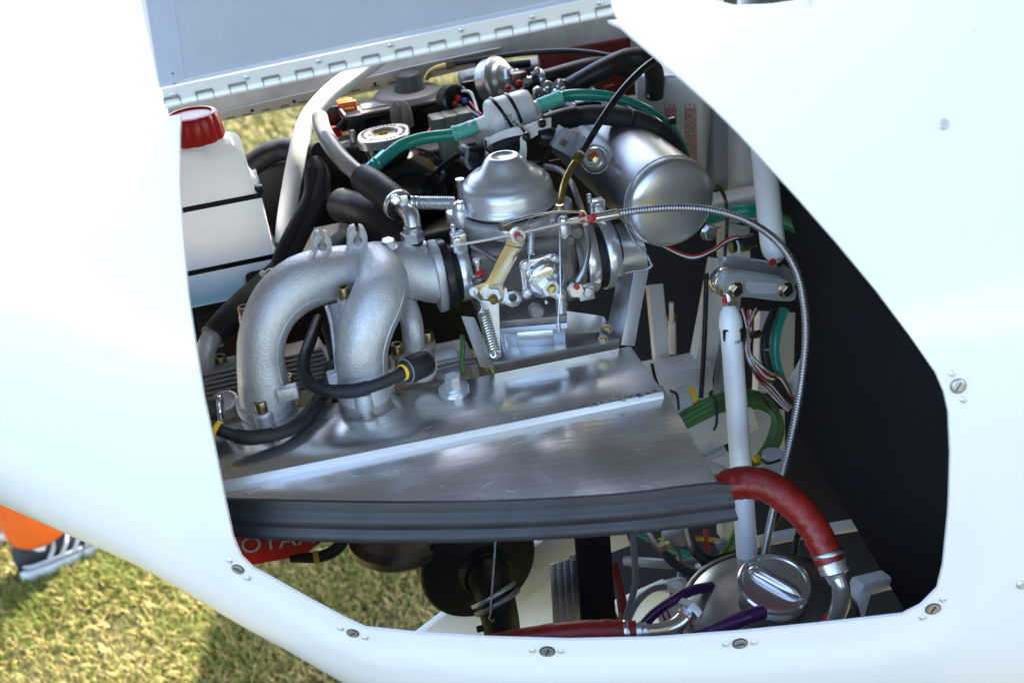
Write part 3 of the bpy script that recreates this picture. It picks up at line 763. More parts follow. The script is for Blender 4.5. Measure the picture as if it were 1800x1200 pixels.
# ================================================================== heat shield plate with rubber seal
PZ1 = PN((900, 648, .910), Z); PZ2 = PN(P(900, 648, .910) - Z*.0065, Z)
def brushed():
    M = bpy.data.materials.new('smudged brushed aluminium'); M.use_nodes = True
    n = M.node_tree.nodes; L = M.node_tree.links; b = n['Principled BSDF']; b.inputs['Metallic'].default_value = .92
    tc = n.new('ShaderNodeTexCoord'); mp = n.new('ShaderNodeMapping'); mp.inputs['Rotation'].default_value = (0, 0, .22); mp.inputs['Scale'].default_value = (1, 26, 1)
    L.new(tc.outputs['Object'], mp.inputs[0])
    a = n.new('ShaderNodeTexNoise'); a.inputs['Scale'].default_value = 9; a.inputs['Detail'].default_value = 6; L.new(mp.outputs[0], a.inputs[0])
    s = n.new('ShaderNodeTexNoise'); s.inputs['Scale'].default_value = 9; s.inputs['Detail'].default_value = 3; s.inputs['Distortion'].default_value = .8; L.new(tc.outputs['Object'], s.inputs[0])
    f = n.new('ShaderNodeTexNoise'); f.inputs['Scale'].default_value = 420; f.inputs['Detail'].default_value = 2; L.new(tc.outputs['Object'], f.inputs[0])
    mr = n.new('ShaderNodeMapRange'); mr.inputs[1].default_value = .3; mr.inputs[2].default_value = .72; mr.inputs[3].default_value = .14; mr.inputs[4].default_value = .36
    L.new(s.outputs[0], mr.inputs[0]); L.new(mr.outputs[0], b.inputs['Roughness'])
    cr = n.new('ShaderNodeValToRGB'); cr.color_ramp.elements[0].position = .3; cr.color_ramp.elements[0].color = (.60, .61, .63, 1); cr.color_ramp.elements[1].position = .72; cr.color_ramp.elements[1].color = (.82, .83, .84, 1)
    mx = n.new('ShaderNodeMath'); mx.operation = 'ADD'; L.new(a.outputs[0], mx.inputs[0]); L.new(s.outputs[0], mx.inputs[1])
    h2 = n.new('ShaderNodeMath'); h2.operation = 'MULTIPLY'; h2.inputs[1].default_value = .5; L.new(mx.outputs[0], h2.inputs[0])
    L.new(h2.outputs[0], cr.inputs[0]); L.new(cr.outputs[0], b.inputs['Base Color'])
    w1 = n.new('ShaderNodeTexNoise'); w1.inputs['Scale'].default_value = 7; w1.inputs['Detail'].default_value = .5; L.new(tc.outputs['Object'], w1.inputs[0])
    b1 = n.new('ShaderNodeBump'); b1.inputs['Strength'].default_value = .6; b1.inputs['Distance'].default_value = .012; L.new(w1.outputs[0], b1.inputs['Height'])
    b2 = n.new('ShaderNodeBump'); b2.inputs['Strength'].default_value = .22; b2.inputs['Distance'].default_value = .0006; L.new(a.outputs[0], b2.inputs['Height']); L.new(b1.outputs[0], b2.inputs['Normal'])
    L.new(b2.outputs[0], b.inputs['Normal'])
    return M
brush = brushed()
shield = thing('heat_shield', 'smudged bare aluminium baffle plate in front of the carburettor', 'baffle plate', PZ1.at(800, 760))
up_poly = rpoly([(300, 770), (545, 712), (640, 702), (745, 682), (1108, 608), (1166, 688), (385, 846), (300, 862)], [0, 2, 2, 2, 3, 3, 0, 0])
prism('upper_panel', [PZ1.at(x, y) for x, y in up_poly], -Z*.0016, brush, shield, .0003)
prism('fold', [PZ1.at(300, 862.5), PZ1.at(385, 846.5), PZ1.at(1166, 688.5), PZ2.at(1167, 699, .0003), PZ2.at(387, 860, .0003), PZ2.at(300, 877, .0003)], -Z*.0012, aluw, shield)
lo_poly = rpoly([(300, 852), (385, 834), (1164, 676), (1262, 846), (1250, 850), (1100, 868), (900, 880), (700, 883), (500, 880), (380, 876), (300, 874)], [0, 0, 3, 6, 0, 0, 0, 0, 0, 0, 0])
prism('lower_panel', [PZ2.at(x, y) for x, y in lo_poly], -Z*.0016, brush, shield, .0003)
bp_ = PZ1.at(798, 684)
lathe('washer', [(8, 0), (27, 0), (27, 3), (25, 4.5), (8, 4.5)], bp_, Z, zinc, shield, 32)
bolt('bolt', 'hex', bp_ + Z*m(4.5, .89), Z, 15, 24, zinc, shield)
rs_ = random.Random(9)
for k in range(26):
    x = 985 + 175*rs_.random()**.7; y = 688 + (1165-x)*.196 + rs_.uniform(-5, 3); l = rs_.uniform(2, 11)
    tube('scuff', [PZ1.at(x, y, .0001), PZ1.at(x + l*.5, y - l*.1 + rs_.uniform(-1, 1), .0002), PZ1.at(x + l, y - l*.2, .0001)], [rs_.uniform(.3, .8), rs_.uniform(.8, 1.9), .3], rubber, shield, 6, 2, flat=.25)
for k in range(30):
    x, y = rs_.uniform(440, 1200), rs_.uniform(700, 865); a = rs_.uniform(-.5, .2); l = rs_.uniform(4, 22); pz = PZ2 if y > 690 + (1165-x)*.2 + 8 else PZ1
    if pz is PZ1 and (x < 560 or y < 612 + (1108-x)*.2 + 20): continue
    if pz is PZ2 and x > 1165 + (y-690)*.58 - 20: continue
    tube('scratch', [pz.at(x, y, .00005), pz.at(x + l*.5, y + a*l*.5, .00008), pz.at(x + l, y + a*l, .00005)], .45, aluw, shield, 5, 2, flat=.2)
# seal: fluted rubber extrusion along the front edge
seal = None
def make_seal():
    top = [(300, 874), (400, 878), (500, 881), (700, 884), (900, 881), (1100, 869), (1250, 851), (1284, 853)]
    bot = [(300, 930), (415, 944), (520, 951), (700, 955), (900, 951), (1100, 939), (1250, 922), (1294, 914)]
    Nn = 60
    def pl(L, u):
        xs = [p[0] for p in L]; x = xs[0] + (xs[-1]-xs[0])*u
        return x, interp([(a, b) for a, b in L], x)
    prof = [(0, .0), (.10, .0006), (.20, .0008), (.28, .0010), (.34, .0024), (.42, .0036), (.52, .0036), (.58, .0026), (.63, .0018), (.68, .0026), (.76, .0044), (.86, .0046), (.94, .0028), (1.0, -.001)]
    V = []; rows = len(prof)
    pv = PN((850, 884, .742), NB*.92 + Z*.2)
    for i in range(Nn+1):
        u = i/Nn; a, b = pl(top, u), pl(bot, u)
        wv = 1 + .012*math.sin(u*23)
        d0 = (PZ2.at(*a) - CAM).dot(FZ) if a[0] < 1262 else (PZ2.at(1262, a[1]) - CAM).dot(FZ)
        for (t, o) in prof:
            x, y = a[0]*(1-t) + b[0]*t, a[1]*(1-t) + b[1]*t
            V.append(P(x, y, d0 - .003 + .010*t) + NB*(o*wv))
    n0 = len(V); V += [v + B*.003 for v in V]; Fc = []
    for i in range(Nn):
        for j in range(rows-1):
            Fc.append((i*rows+j, (i+1)*rows+j, (i+1)*rows+j+1, i*rows+j+1)); Fc.append(tuple(n0+q for q in (i*rows+j+1, (i+1)*rows+j+1, (i+1)*rows+j, i*rows+j)))
        for j in (0, rows-1): Fc.append((i*rows+j, (i+1)*rows+j, n0+(i+1)*rows+j, n0+i*rows+j))
    for i in (0, Nn):
        for j in range(rows-1): Fc.append((i*rows+j, i*rows+j+1, n0+i*rows+j+1, n0+i*rows+j))
    o = mesh('rubber_seal', V, Fc, rubberg, None, 60)
    tag(o, 'long fluted black rubber seal along the front edge of the baffle plate', 'seal')
make_seal()

# ================================================================== intake manifold
man = thing('intake_manifold', 'silver cast intake manifold with two curved runners', 'manifold', (560, 720, .885))
tube('runner', [(470, 722, .892), (464, 680, .880), (458, 630, .868), (464, 580, .862), (488, 532, .866), (530, 498, .878), (580, 484, .895), (640, 480, .915), (700, 484, .935)],
     [47, 45, 41, 42, 47, 50, 50, 50, 47], cast, man, 28, 8)
tube('runner', [(640, 690, .885), (636, 650, .872), (636, 610, .862), (646, 568, .858), (663, 530, .864), (672, 497, .880), (660, 470, .905), (640, 462, .92)],
     [48, 46, 47, 49, 49, 47, 42, 36], cast, man, 28, 8)
tube('plenum', [P(618, 476, .918), P(660, 474, .926), P(705, 474, .934), P(745, 482, .940), P(768, 484, .944)], [44, 50, 49, 47, 50], cast, man, 28, 6)
# carburettor flange, seen almost edge on
fc = P(762, 487, .943)
def oval(c, e, f, a, b, n=32, pw=.8): return [c + e*(a*math.copysign(abs(math.cos(2*math.pi*k/n))**pw, math.cos(2*math.pi*k/n))) + f*(b*math.copysign(abs(math.sin(2*math.pi*k/n))**pw, math.sin(2*math.pi*k/n))) for k in range(n)]
fe, ff = (Z*.97 - B*.25).normalized(), A.cross((Z*.97 - B*.25).normalized())
prism('flange', oval(fc, fe, ff, m(66, .943), m(52, .943)), A*m(15, .943), cast, man, m(3, .943))
stud = fc - fe*m(54, .943) - ff*m(10, .943)
lathe('stud', [(7, -18), (7, 40)], stud, A, golddk, man, 12)
for k in range(5): ring('thread', 5, 8, -17+k*3.4, -15+k*3.4, stud, A, golddk, man, 12, bev=.4)
bolt('nut', 'nut', fc - fe*m(52, .943) - ff*m(14, .943) + A*m(38, .943), A, 12, 14, gold, man)
# foot collars with ears, lugs
def foot(cx, cy, d, r):
    c = P(cx, cy, d)
    lathe('collar', [(r-3, -2), (r+5, 0), (r+6, 5), (r+6, 20), (r+2, 24)], c, Z, cast, man, 40)
    for (sx, sy) in ((-.15, -1), (.9, .35)):
        e = (A*sx + B*sy).normalized(); q = c + e*m(r+2, d)
        lathe('ear', [(16, -10), (17, -8), (17, 20), (14, 24)], q, Z, cast, man, 20)
        lathe('post', [(11, -40), (11, -10)], q, Z, castd, man, 16)
        bolt('bolt', 'socket', q + Z*m(24, d), Z, 11.5, 21, golddk, man)
    lathe('stub', [(r-1, -60), (r-1, -1)], c, Z, castd, man, 36)
foot(470, 716, .893, 45)
foot(640, 684, .887, 45)
def lug(x, y, d, hx, hy, hz): box('lug', (x, y, d), ABZ, (hx, hy, hz), cast, man, 4)
lug(505, 690, .868, 19, 10, 13); lug(592, 662, .868, 17, 10, 12)
# web between the runners
wpl = Plane((585, 540, .880), (600, 620, .866), (625, 520, .872))
plate('web', [(572, 536), (600, 530), (640, 540), (612, 600), (596, 650), (588, 652), (584, 590)], wpl, m(10, .87), cast, man, bevel=m(2, .87))
tube('web_edge', [(574, 538, .876), (582, 565, .872), (588, 610, .866), (592, 650, .862)], 4, cast, man, 8, 5)
# bolt bosses
def boss(x, y, d, r, h, bl=True, br=11):
    c = P(x, y, d); lathe('boss', [(r+3, -h), (r, -4), (r, 0)], c, Z, cast, man, 20)
    if bl: bolt('bolt', 'socket', c, Z, br, 20, golddk, man)
boss(607, 522, .872, 15, 30); boss(432, 556, .888, 13, 34)
# keyhole cable lugs on top
def cable_lug(x, y, d):
    pl = PN((x, y, d), B*.97 + Z*.25); w = 17
    out = [(x-w, y+24), (x-w, y-2)] + [(x + w*math.cos(a), y-4 - w*1.05*math.sin(a)) for a in [math.pi - math.pi*k/7 for k in range(8)] if math.sin(a) < .93 or abs(math.cos(a)) > .3] + [(x+w, y-2), (x+w, y+24)]
    L_ = [p for p in out if p[0] < x-4]; R_ = [p for p in out if p[0] > x+4]
    slot = [(x-4, y-20), (x-4, y-5)] + [(x + 8.5*math.cos(a), y + 2 + 8.5*math.sin(a)) for a in [math.radians(240 - 30*k) for k in range(11)]] + [(x+4, y-5), (x+4, y-20)]
    plate('cable_lug', L_ + slot + R_, pl, m(16, d), cast, man, bevel=m(.9, d))
    lathe('cable_end', [(6, 0), (7, 2), (7, 26), (6, 28)], pl.at(x+1, y+7, -m(3, d)), Z*.3 + NB*-.9, castd, man, 14)
cable_lug(566, 432, .878); cable_lug(629, 422, .888)
bolt('bolt', 'hex', (684, 436, .908), Z + NB*.12, 12.5, 17, zinc, man)
lathe('copper_washer', [(8, 0), (15, 0), (15, 2.5), (8, 2.5)], (684, 437, .908), Z + NB*.12, mat('copper', (.55, .25, .12), .35, 1.), man, 20)
c = P(727, 432, .935); lathe('boss', [(30, -16), (24, 0), (23, 3)], c, Z, cast, man, 24)
for s_, x, y, d, ex, ey in (('2', 483, 507, .822, vec(.82, -.3), vec(.3, .82)), ('4', 664, 475, .838, vec(.85, .3), vec(-.3, .85))):
    pass
# parting lines along the runners
def parting(ctr, rad, ca, cb, lo, hi):
    pth = spline(ctr, 8); n = len(pth); out = []
    for i in range(int(n*lo), int(n*hi)):
        d = (pth[i]-CAM).dot(FZ); r = m(lerpl(rad, i/(n-1)), d); t = (pth[min(n-1, i+1)]-pth[max(0, i-1)]).normalized()
        s = t.cross(FZ).normalized(); s = s if s.dot(RX*1.0 - UY*.6) > 0 else -s
        f = t.cross(s).normalized(); f = f if f.dot(FZ) < 0 else -f
        out.append(pth[i] + (s*ca + f*cb)*r*1.0)
    tube('parting_line', out, 1.5, cast, man, 6, 1)
parting([(470, 722, .892), (464, 680, .880), (458, 630, .868), (464, 580, .862), (488, 532, .866), (530, 498, .878), (580, 484, .895)], [47, 45, 41, 42, 47, 50, 50], .86, .5, .08, .97)
parting([(640, 690, .885), (636, 650, .872), (636, 610, .862), (646, 568, .858), (663, 530, .864), (672, 497, .880)], [48, 46, 47, 49, 49, 47], .9, .43, .1, .9)
# casting marks
def mark(s_, x, y, dd, rot, size):
    a = math.radians(rot); ex = vec(math.cos(a), -math.sin(a)); ey = vec(-math.sin(a)*-1*-1, -math.cos(a))
    text('casting_mark', s_, P(x, y, dd), ex, (UY*math.cos(a) - RX*math.sin(a)), m(size, dd), cast, man, ext=.0005)
pass

# breather elbow, black sleeve and smoky hose
elb = thing('hose_elbow', 'satin elbow fitting with a big hex nut on top of the manifold', 'fitting', (727, 430, .935))
lathe('nut', [(16, 0), (18, 3), (18, 6)], (727, 428, .935), Z, plast, elb, 24)
me_ = cached(('elbow_nut', 1), g_hexonly(m(21, .935), m(17, .935)), alu); inst('hex', me_, orient(P(726, 422, .934), Z, NB), elb)
lathe('collar', [(15, 0), (16, 4), (16, 10), (13, 12)], (726, 407, .932), Z, alu, elb, 24)
tube('pipe', [(726, 408, .932), (725, 392, .932), (721, 377, .934), (708, 366, .942), (690, 352, .955)], [13, 15, 16, 14, 14], alu, elb, 16, 6)
slv = thing('hose_sleeve', 'black rubber hose sleeve clamped onto the elbow fitting', 'hose', (675, 340, .96))
tube('sleeve', [(637, 312, .985), (660, 328, .972), (685, 347, .958), (708, 366, .944)], [25, 27, 27, 25], rubber, slv, 22, 6)
ax = (P(708, 366, .944) - P(685, 347, .958)).normalized()
ring('clamp_band', 26.4, 28, -6, 6, P(700, 360, .950), ax, zinc, slv)
bolt('clamp_screw', 'pan', P(695, 351, .930), NB + Z*.3 - A*.3, 10, 7, zinc, slv)
box('clamp_tab', (708, 352, .934), (A, NB, Z), (9, 5, 7), zinc, slv, 1.5)
hs = tube('smoky_hose', [(562, 205, 1.06), (566, 225, 1.05), (580, 252, 1.03), (606, 285, 1.005), (645, 318, .98)], [14, 15, 15.5, 16, 16], greyh, None, 18, 8)
tag(hs, 'smoky grey translucent hose bending down into the black sleeve', 'hose')
sp = thing('tension_spring', 'tight shiny coil spring between the hose clamp and the carburettor', 'spring', (760, 356, .945))
coil('coil', (722, 356, .940), (800, 357, .945), 10.5, 2.0, 19, zinc, sp)
tube('hook', [(722, 356, .94), (712, 350, .94), (706, 354, .94)], 2, zinc, sp, 6, 4); tube('hook', [(800, 357, .945), (808, 356, .945), (814, 352, .945)], 2, zinc, sp, 6, 4)
# ================================================================== carburettor
CD = .955
carb = thing('carburettor', 'silver domed carburettor with lever linkage and float bowl', 'carburettor', (935, 600, .935))
dc = P(893, 352, CD)
lathe('dome', [(82, -4), (86, -3), (86, 3), (83, 6), (82, 9), (81, 24), (78, 34), (73, 40), (71, 41), (69, 45), (60, 52), (50, 56), (46, 59), (40, 66), (33, 77), (29, 81), (25, 83), (21, 83), (18, 80), (0, 79)], dc, Z, dome, carb, 56, 60)
def rsq(c, ex, ey, a, b, r, n=6):
    pts = rpoly([(-a, -b), (a, -b), (a, b), (-a, b)], r, n); return [c + ex*x + ey*y for x, y in pts]
cs = m(1, CD)
A2 = (A*.96 - B*.28).normalized(); B2 = Z.cross(A2)
lathe('gasket', [(84, -9), (84, -4)], dc, Z, rubber, carb, 48)
prism('dome_flange', [dc - Z*cs*31 + (A2*math.cos(a) + B2*math.sin(a))*(cs*(97 + 15*max(0, math.cos(4*a))**2)) for a in [2*math.pi*k/96 for k in range(96)]], Z*cs*22, dome, carb, 3*cs)
prism('upper_body', rsq(dc - Z*cs*52, A2, B2, 86*cs, 66*cs, 30*cs), Z*cs*24, carbd, carb, 3*cs)
for (x, y, mt, hh) in ((808, 368, zinc, 14), (890, 404, gold, 14), (990, 392, zinc, 12)):
    q = P(x, y, .935 if x != 815 else .955)
    lathe('screw_boss', [(15, -30), (14, -2), (13, 0)], q, Z, dome, carb, 18); bolt('screw', 'pan' if mt is zinc else 'hex', q, Z, 11, hh, mt, carb)
bolt('screw', 'pan', P(811, 328, .985), NB*.4+Z, 10, 8, zinc, carb)
lathe('screw_post', [(8, 0), (8, 40)], P(813, 352, .985), Z, alud, carb, 12)
# body
bc = P(915, 470, .965)
box('body', bc, (A, B, Z), (92, 50, 66), carbd, carb, 14, 3)
tc0 = P(800, 478, .955); ta = A
lathe('throat', [(46, 0), (46, 26), (52, 30), (52, 80), (58, 100), (58, 190), (52, 196), (52, 250)], tc0, ta, carbd, carb, 40)
lathe('body_rib', [(60, 0), (64, 3), (64, 10), (60, 14)], P(978, 458, .975), ta, carbd, carb, 40)
lathe('body_rib', [(60, 0), (62, 3), (62, 8), (60, 12)], P(1000, 455, .98), ta, carbd, carb, 40)
for x, y, r in ((1008, 402, 12), (996, 415, 9), (866, 447, 10)):
    lathe('cast_pip', [(r, 0), (r, 18), (r*.8, 22)], P(x, y, .945), NB, carbd, carb, 16)
tube('body_fillet', [(828, 432, .925), (860, 450, .920), (890, 470, .918)], 4, carbd, carb, 8, 5)
lathe('vent_stub', [(13, 0), (13, 16), (10, 20)], P(940, 542, .905), NB, carbd, carb, 18)
# float bowl
bw = P(934, 552, .945)
V, Fc = [], []
secs = [(0, 60, 42), (10, 60, 42), (14, 56, 38), (42, 55, 37), (54, 51, 33), (60, 42, 26), (62, 22, 12)]
for (h, a, b) in secs:
    V += rsq(bw - Z*cs*h, A2, B2, a*cs, b*cs, 24*cs, 5)
nn = len(V)//len(secs)
for i in range(len(secs)-1):
    for k in range(nn): Fc.append((i*nn+k, i*nn+(k+1) % nn, (i+1)*nn+(k+1) % nn, (i+1)*nn+k))
Fc += [tuple(range(nn)), tuple((len(secs)-1)*nn+k for k in range(nn))]
mesh('float_bowl', V, Fc, zinc, carb, 40)
prism('bowl_gasket', rsq(bw + Z*cs*1, A2, B2, 61*cs, 43*cs, 24*cs), Z*cs*14, carbd, carb, 2*cs)
lathe('drain_nut', [(9, 0), (9, 8), (5, 10), (5, 16)], bw - Z*cs*59, -Z, zinc, carb, 6)
box('bowl_window', bw - Z*cs*30 - B2*cs*37.5 + A2*cs*4, (A2, B2, Z), (32, 2.4, 18), zinc, carb, 2)
lathe('bowl_post', [(10, 0), (11, 4), (11, 52), (7, 56)], bw - Z*cs*4 - A2*cs*46 - B2*cs*28, -Z, zinc, carb, 18)
lathe('bowl_post', [(9, 0), (9, 50)], P(984, 520, .918), -Z, zinc, carb, 16)
# starter (choke) housing with lever
ch = PN((960, 492, .905), NB + A*.05); sc_ = m(1, .905)
plate('choke_flange', rpoly([(913, 462), (982, 446), (990, 508), (922, 526)], 12), ch, .006, chrome, carb, bevel=.0008)
cc = ch.at(957, 488)
lathe('choke_housing', [(36, 0), (36, 9), (33, 15), (26, 19), (12, 20)], cc, ch.n, chrome, carb, 36)
tube('housing_rib', [cc + ch.n*sc_*18, cc + ch.n*sc_*18 + vec(-.35, -1)*sc_*20, cc + ch.n*sc_*13 + vec(-.35, -1)*sc_*33], 4, chrome, carb, 8, 4)
for x, y in ((922, 466), (975, 456), (926, 516)): bolt('screw', 'pan', ch.at(x, y, .0005), ch.n, 9.5, 6, zinc, carb)
lathe('needle_boss', [(24, -20), (24, 4), (18, 12), (8, 14)], P(986, 476, .925), NB + A*.3, castd, carb, 24)
cl = PN(cc + ch.n*sc_*22, ch.n)
plate('choke_lever', rpoly([(928, 492), (940, 486), (972, 487), (997, 515), (994, 527), (982, 528), (957, 516), (934, 503)], 7), cl, .0016, zinc, carb, holes=[circ(934, 496, 2.6, 10)], bevel=.0003)
lc = cl.at(965, 503, .0)
bolt('nut', 'nut', lc, cl.n, 18, 10, zinc, carb, hint=vec(.3, 1)); lathe('stud', [(8.5, 0), (8.5, 14), (7, 17)], lc, cl.n, brass, carb, 14)
lathe('cable_stop', [(7, 0), (7, 5), (5.5, 6)], cl.at(984, 519), cl.n, zinc, carb, 16); lathe('cable_stop_pin', [(4.5, 5), (4.5, 7)], cl.at(984, 519), cl.n, brass, carb, 12)
lathe('ball', [(0, -4), (3, -3), (4, 0), (3, 3), (0, 4)], cl.at(960, 531), cl.n, chrome, carb, 12); lathe('ball', [(0, -4), (3, -3), (4, 0), (3, 3), (0, 4)], cc + ch.n*sc_*20 + vec(.1, -1)*sc_*3, cl.n, chrome, carb, 12)
# throttle lever
tl = PN((880, 470, .893), NB)
arm = thing('throttle_lever', 'yellow plated throttle lever arm with a round pivot end', 'lever', tl.at(862, 520))
plate('arm', rpoly([(889, 430), (893, 412), (904, 400), (918, 400), (926, 412), (924, 424), (917, 437), (884, 500), (886, 527), (876, 536), (852, 533), (842, 528), (826, 519), (826, 507), (838, 502), (855, 496)], 5), tl, .0016, gold, arm, bevel=.0003, holes=[circ(832, 511, 3, 10)])
tube('crease', [tl.at(889, 430, .0006), tl.at(917, 437, .0006)], 1.3, gold, arm, 6, 3)
e = tl.at(909, 414)
lathe('bush', [(9, 0), (15, 0), (15, 3), (13, 5), (9, 5)], e, tl.n, zinc, arm, 24); lathe('pin', [(7.5, 0), (7.5, 9), (6, 11)], e + vec(.25, .3)*m(3, .9), tl.n, alud, arm, 16)
lathe('paint_mark', [(6.5, 0), (6.5, 9.5), (4, 11.5)], e + vec(-.3, -.5)*m(4, .9), tl.n, redm, arm, 12)
e = tl.at(862, 517)
bolt('nut', 'nut', e, tl.n, 19, 11, zinc, arm, hint=vec(.2, 1)); lathe('stud', [(8.5, 0), (8.5, 17), (7, 21)], e, tl.n + vec(.15, .3)*.4, brass, arm, 14)
lathe('grommet', [(3, 0), (8, 0), (8, 3), (3, 3)], tl.at(832, 511, .0002), tl.n, whitew, arm, 16)
tl2 = PN(tl.o - tl.n*.003, tl.n)
plate('stop_plate', rpoly([(876, 534), (887, 505), (892, 507), (891, 514), (905, 511), (916, 516), (918, 528), (910, 538), (900, 540), (884, 533)], 4), tl2, .0016, zinc, arm, holes=[circ(902, 524, 7.5, 16)], bevel=.0003)
brk = plate('spring_anchor', rpoly([(844, 528), (877, 532), (878, 560), (880, 612), (882, 622), (864, 628), (862, 610), (850, 560)], 3), PN((862, 575, .905), NB + Z*.1), .0016, aluw, arm, bevel=.0003)
plate('anchor_foot', [(850, 614), (872, 618), (882, 624), (872, 630), (856, 624)], PN((866, 622, .893), NB*.5 + Z), .0014, zinc, arm)
spg = thing('return_spring', 'stretched steel coil spring hanging from the throttle lever', 'spring', (866, 615, .888))
coil('coil', (849, 548, .888), (869, 616, .886), 10, 1.9, 15, mat('spring steel', (.55, .54, .46), .3, 1.), spg)
tube('hook', [(833, 512, .886), (838, 522, .885), (848, 534, .886), (846, 546, .888), (842, 550, .888)], 1.6, zinc, spg, 6, 5)
tube('hook', [(869, 616, .886), (872, 624, .887), (866, 628, .888), (862, 622, .888)], 1.8, zinc, spg, 6, 5)
# idle stop screw
isc = thing('idle_screw', 'small upright idle stop screw with a dab of red paint', 'screw', (842, 498, .905))
lathe('shaft', [(5, 0), (5, 26), (8, 27), (8, 34), (7, 36)], P(842, 488, .905), Z, alud, isc, 14)
lathe('collar', [(10, -8), (12, -6), (12, 3), (9, 5)], P(842, 488, .905), Z, alud, isc, 16)
lathe('paint_mark', [(7, 0), (8, 5), (4, 8)], P(844, 482, .902), Z, redm, isc, 12)
# vertical small spring and choke cable
vs = thing('choke_spring', 'thin vertical coil spring above the choke lever', 'spring', (935, 470, .893))
coil('coil', (934, 407, .89), (933, 447, .889), 5.6, 1.05, 14, zinc, vs)
tube('hook', [(934, 408, .89), (929, 400, .892), (928, 390, .895), (932, 384, .9), (938, 386, .905)], 1.0, zinc, vs, 6, 5)
tube('hook', [(930, 448, .889), (931, 470, .888), (934, 494, .887)], 1.0, zinc, vs, 6, 4)
ck = tube('choke_cable', [(984, 383, .90), (984, 430, .893), (985, 480, .888), (985, 516, .886), (982, 545, .89), (981, 566, .895)], 1.6, alu, None, 6, 6)
tag(ck, 'thin bare choke cable hanging down past the choke lever', 'cable')
fer = lathe('cable_ferrule', [(4, 0), (4, 18), (2, 22)], (981, 566, .895), -Z, zinc, None, 10); tag(fer, 'small metal ferrule at the lower end of the choke cable', 'ferrule')
# throttle cable and bracket
tcb = tube('throttle_cable', [tl.at(792, 433, .001), tl.at(850, 423, .001), tl.at(908, 411, .001), tl.at(975, 396, .001), tl.at(1032, 383, .002)], 2.6, alu, None, 8, 6)
tag(tcb, 'bare steel throttle cable stretched across the carburettor', 'cable')
gbr = thing('cable_bracket', 'yellow plated bracket holding the throttle cable end', 'bracket', (960, 378, .90))
gp = PN((950, 378, .905), NB*.4 + Z)
tube('bar', [(884, 396, .902), (904, 388, .90), (940, 379, .90), (976, 373, .90), (1000, 372, .90), (1024, 373, .90)], [5, 4, 4, 4, 4, 4], gold, gbr, 10, 4, flat=.55)
lathe('bar_eye', [(5, 0), (13, 0), (13, 3), (5, 3)], P(888, 399, .905), Z + NB*.2, gold, gbr, 20)
plate('upright', rpoly([(1018, 371), (1028, 370), (1034, 380), (1034, 396), (1026, 398), (1022, 386)], 3), PN((1026, 384, .902), NB - A*.4), .0016, gold, gbr, bevel=.0002)
for x, d_ in ((1020, .902), (1038, .904)):
    bolt('nut', 'nut', P(x, 385, d_), A, 9, 8, gold, gbr); lathe('paint_mark', [(7, 0), (7.6, 3), (3, 6)], P(x + 2, 383, d_ - .006), NB + Z*.2, redm, gbr, 10)
sh = thing('cable_sheath', 'long ribbed steel conduit curving from the carburettor down the right side', 'cable conduit', (1240, 368, .92))
lathe('adjuster', [(6, -46), (6, -2), (9, 0), (9, 44), (7.5, 46)], P(1044, 383, .904), (P(1088, 375, .908) - P(1044, 383, .904)).normalized(), chrome, sh, 18)
path = spline([(1086, 375, .908), (1130, 369, .908), (1185, 365, .905), (1250, 369, .90), (1315, 389, .892), (1368, 426, .885), (1400, 476, .88), (1413, 530, .878), (1417, 590, .880), (1411, 660, .885), (1400, 725, .895), (1386, 790, .905), (1366, 868, .92), (1352, 930, .935), (1342, 985, .95)], 60)
L_ = [0]
for a, b in zip(path, path[1:]): L_.append(L_[-1] + (b-a).length)
res, tot = [], L_[-1]; N = int(tot/.00062); j = 0
for i in range(N+1):
    t = tot*i/N
    while j < len(L_)-2 and L_[j+1] < t: j += 1
    res.append(path[j].lerp(path[j+1], (t-L_[j])/max(1e-9, L_[j+1]-L_[j])))
r0 = m(7.4, .9)
V, Fc = tube_geo(res, lambda i, u: r0*(1.0 if i % 4 in (1, 2) else .80), 12)
mesh('conduit', V, Fc, alud, sh, 50)

# rubber sockets and clamps either side of the carburettor
sk = thing('carburettor_socket', 'black rubber socket and clamp between manifold and carburettor', 'rubber socket', fc)
lathe('socket_flange', [(62, 14), (64, 16), (64, 27), (60, 30)], fc, A, plast, sk, 44)
lathe('socket', [(52, 28), (52, 34), (49, 40), (49, 72)], fc, A, rubber, sk, 44)
ring('clamp_band', 49.5, 53, 42, 62, fc, A, zinc, sk, 56)
box('clamp_lug', P(806, 424, .925), (A, NB, Z), (13, 12, 17), zinc, sk, 2)
bolt('clamp_screw', 'pan', P(803, 424, .911), NB, 9, 6, zinc, sk); lathe('clamp_pin', [(5, 0), (5, 12), (3, 14)], P(797, 408, .925), Z, zinc, sk, 12)
rs = thing('airbox_socket', 'black rubber sleeve with two steel bands between carburettor and airbox', 'rubber socket', (1050, 450, .975))
rc = P(1008, 457, .985)
lathe('sleeve', [(58, 0), (60, 4), (60, 70), (58, 74)], rc, A, rubber, rs, 48)
ring('clamp_band', 60.3, 63.5, 8, 30, rc, A, zinc, rs, 56); ring('clamp_band', 60.3, 63, 46, 70, rc, A, zinc, rs, 56)
text('moulded_letter', 'P', P(1050, 494, .905), vec(.25, -.97), vec(-.97, -.25)*-1, m(14, .9), whiteink, rs)
box('clamp_lug', P(1048, 362, .955), (A, NB, Z), (14, 10, 12), zinc, rs, 2); bolt('clamp_screw', 'pan', P(1052, 368, .945), NB + Z*.3, 10, 6, zinc, rs); lathe('clamp_pin', [(5, 0), (5, 14), (3, 16)], P(1036, 356, .952), Z, zinc, rs, 12)
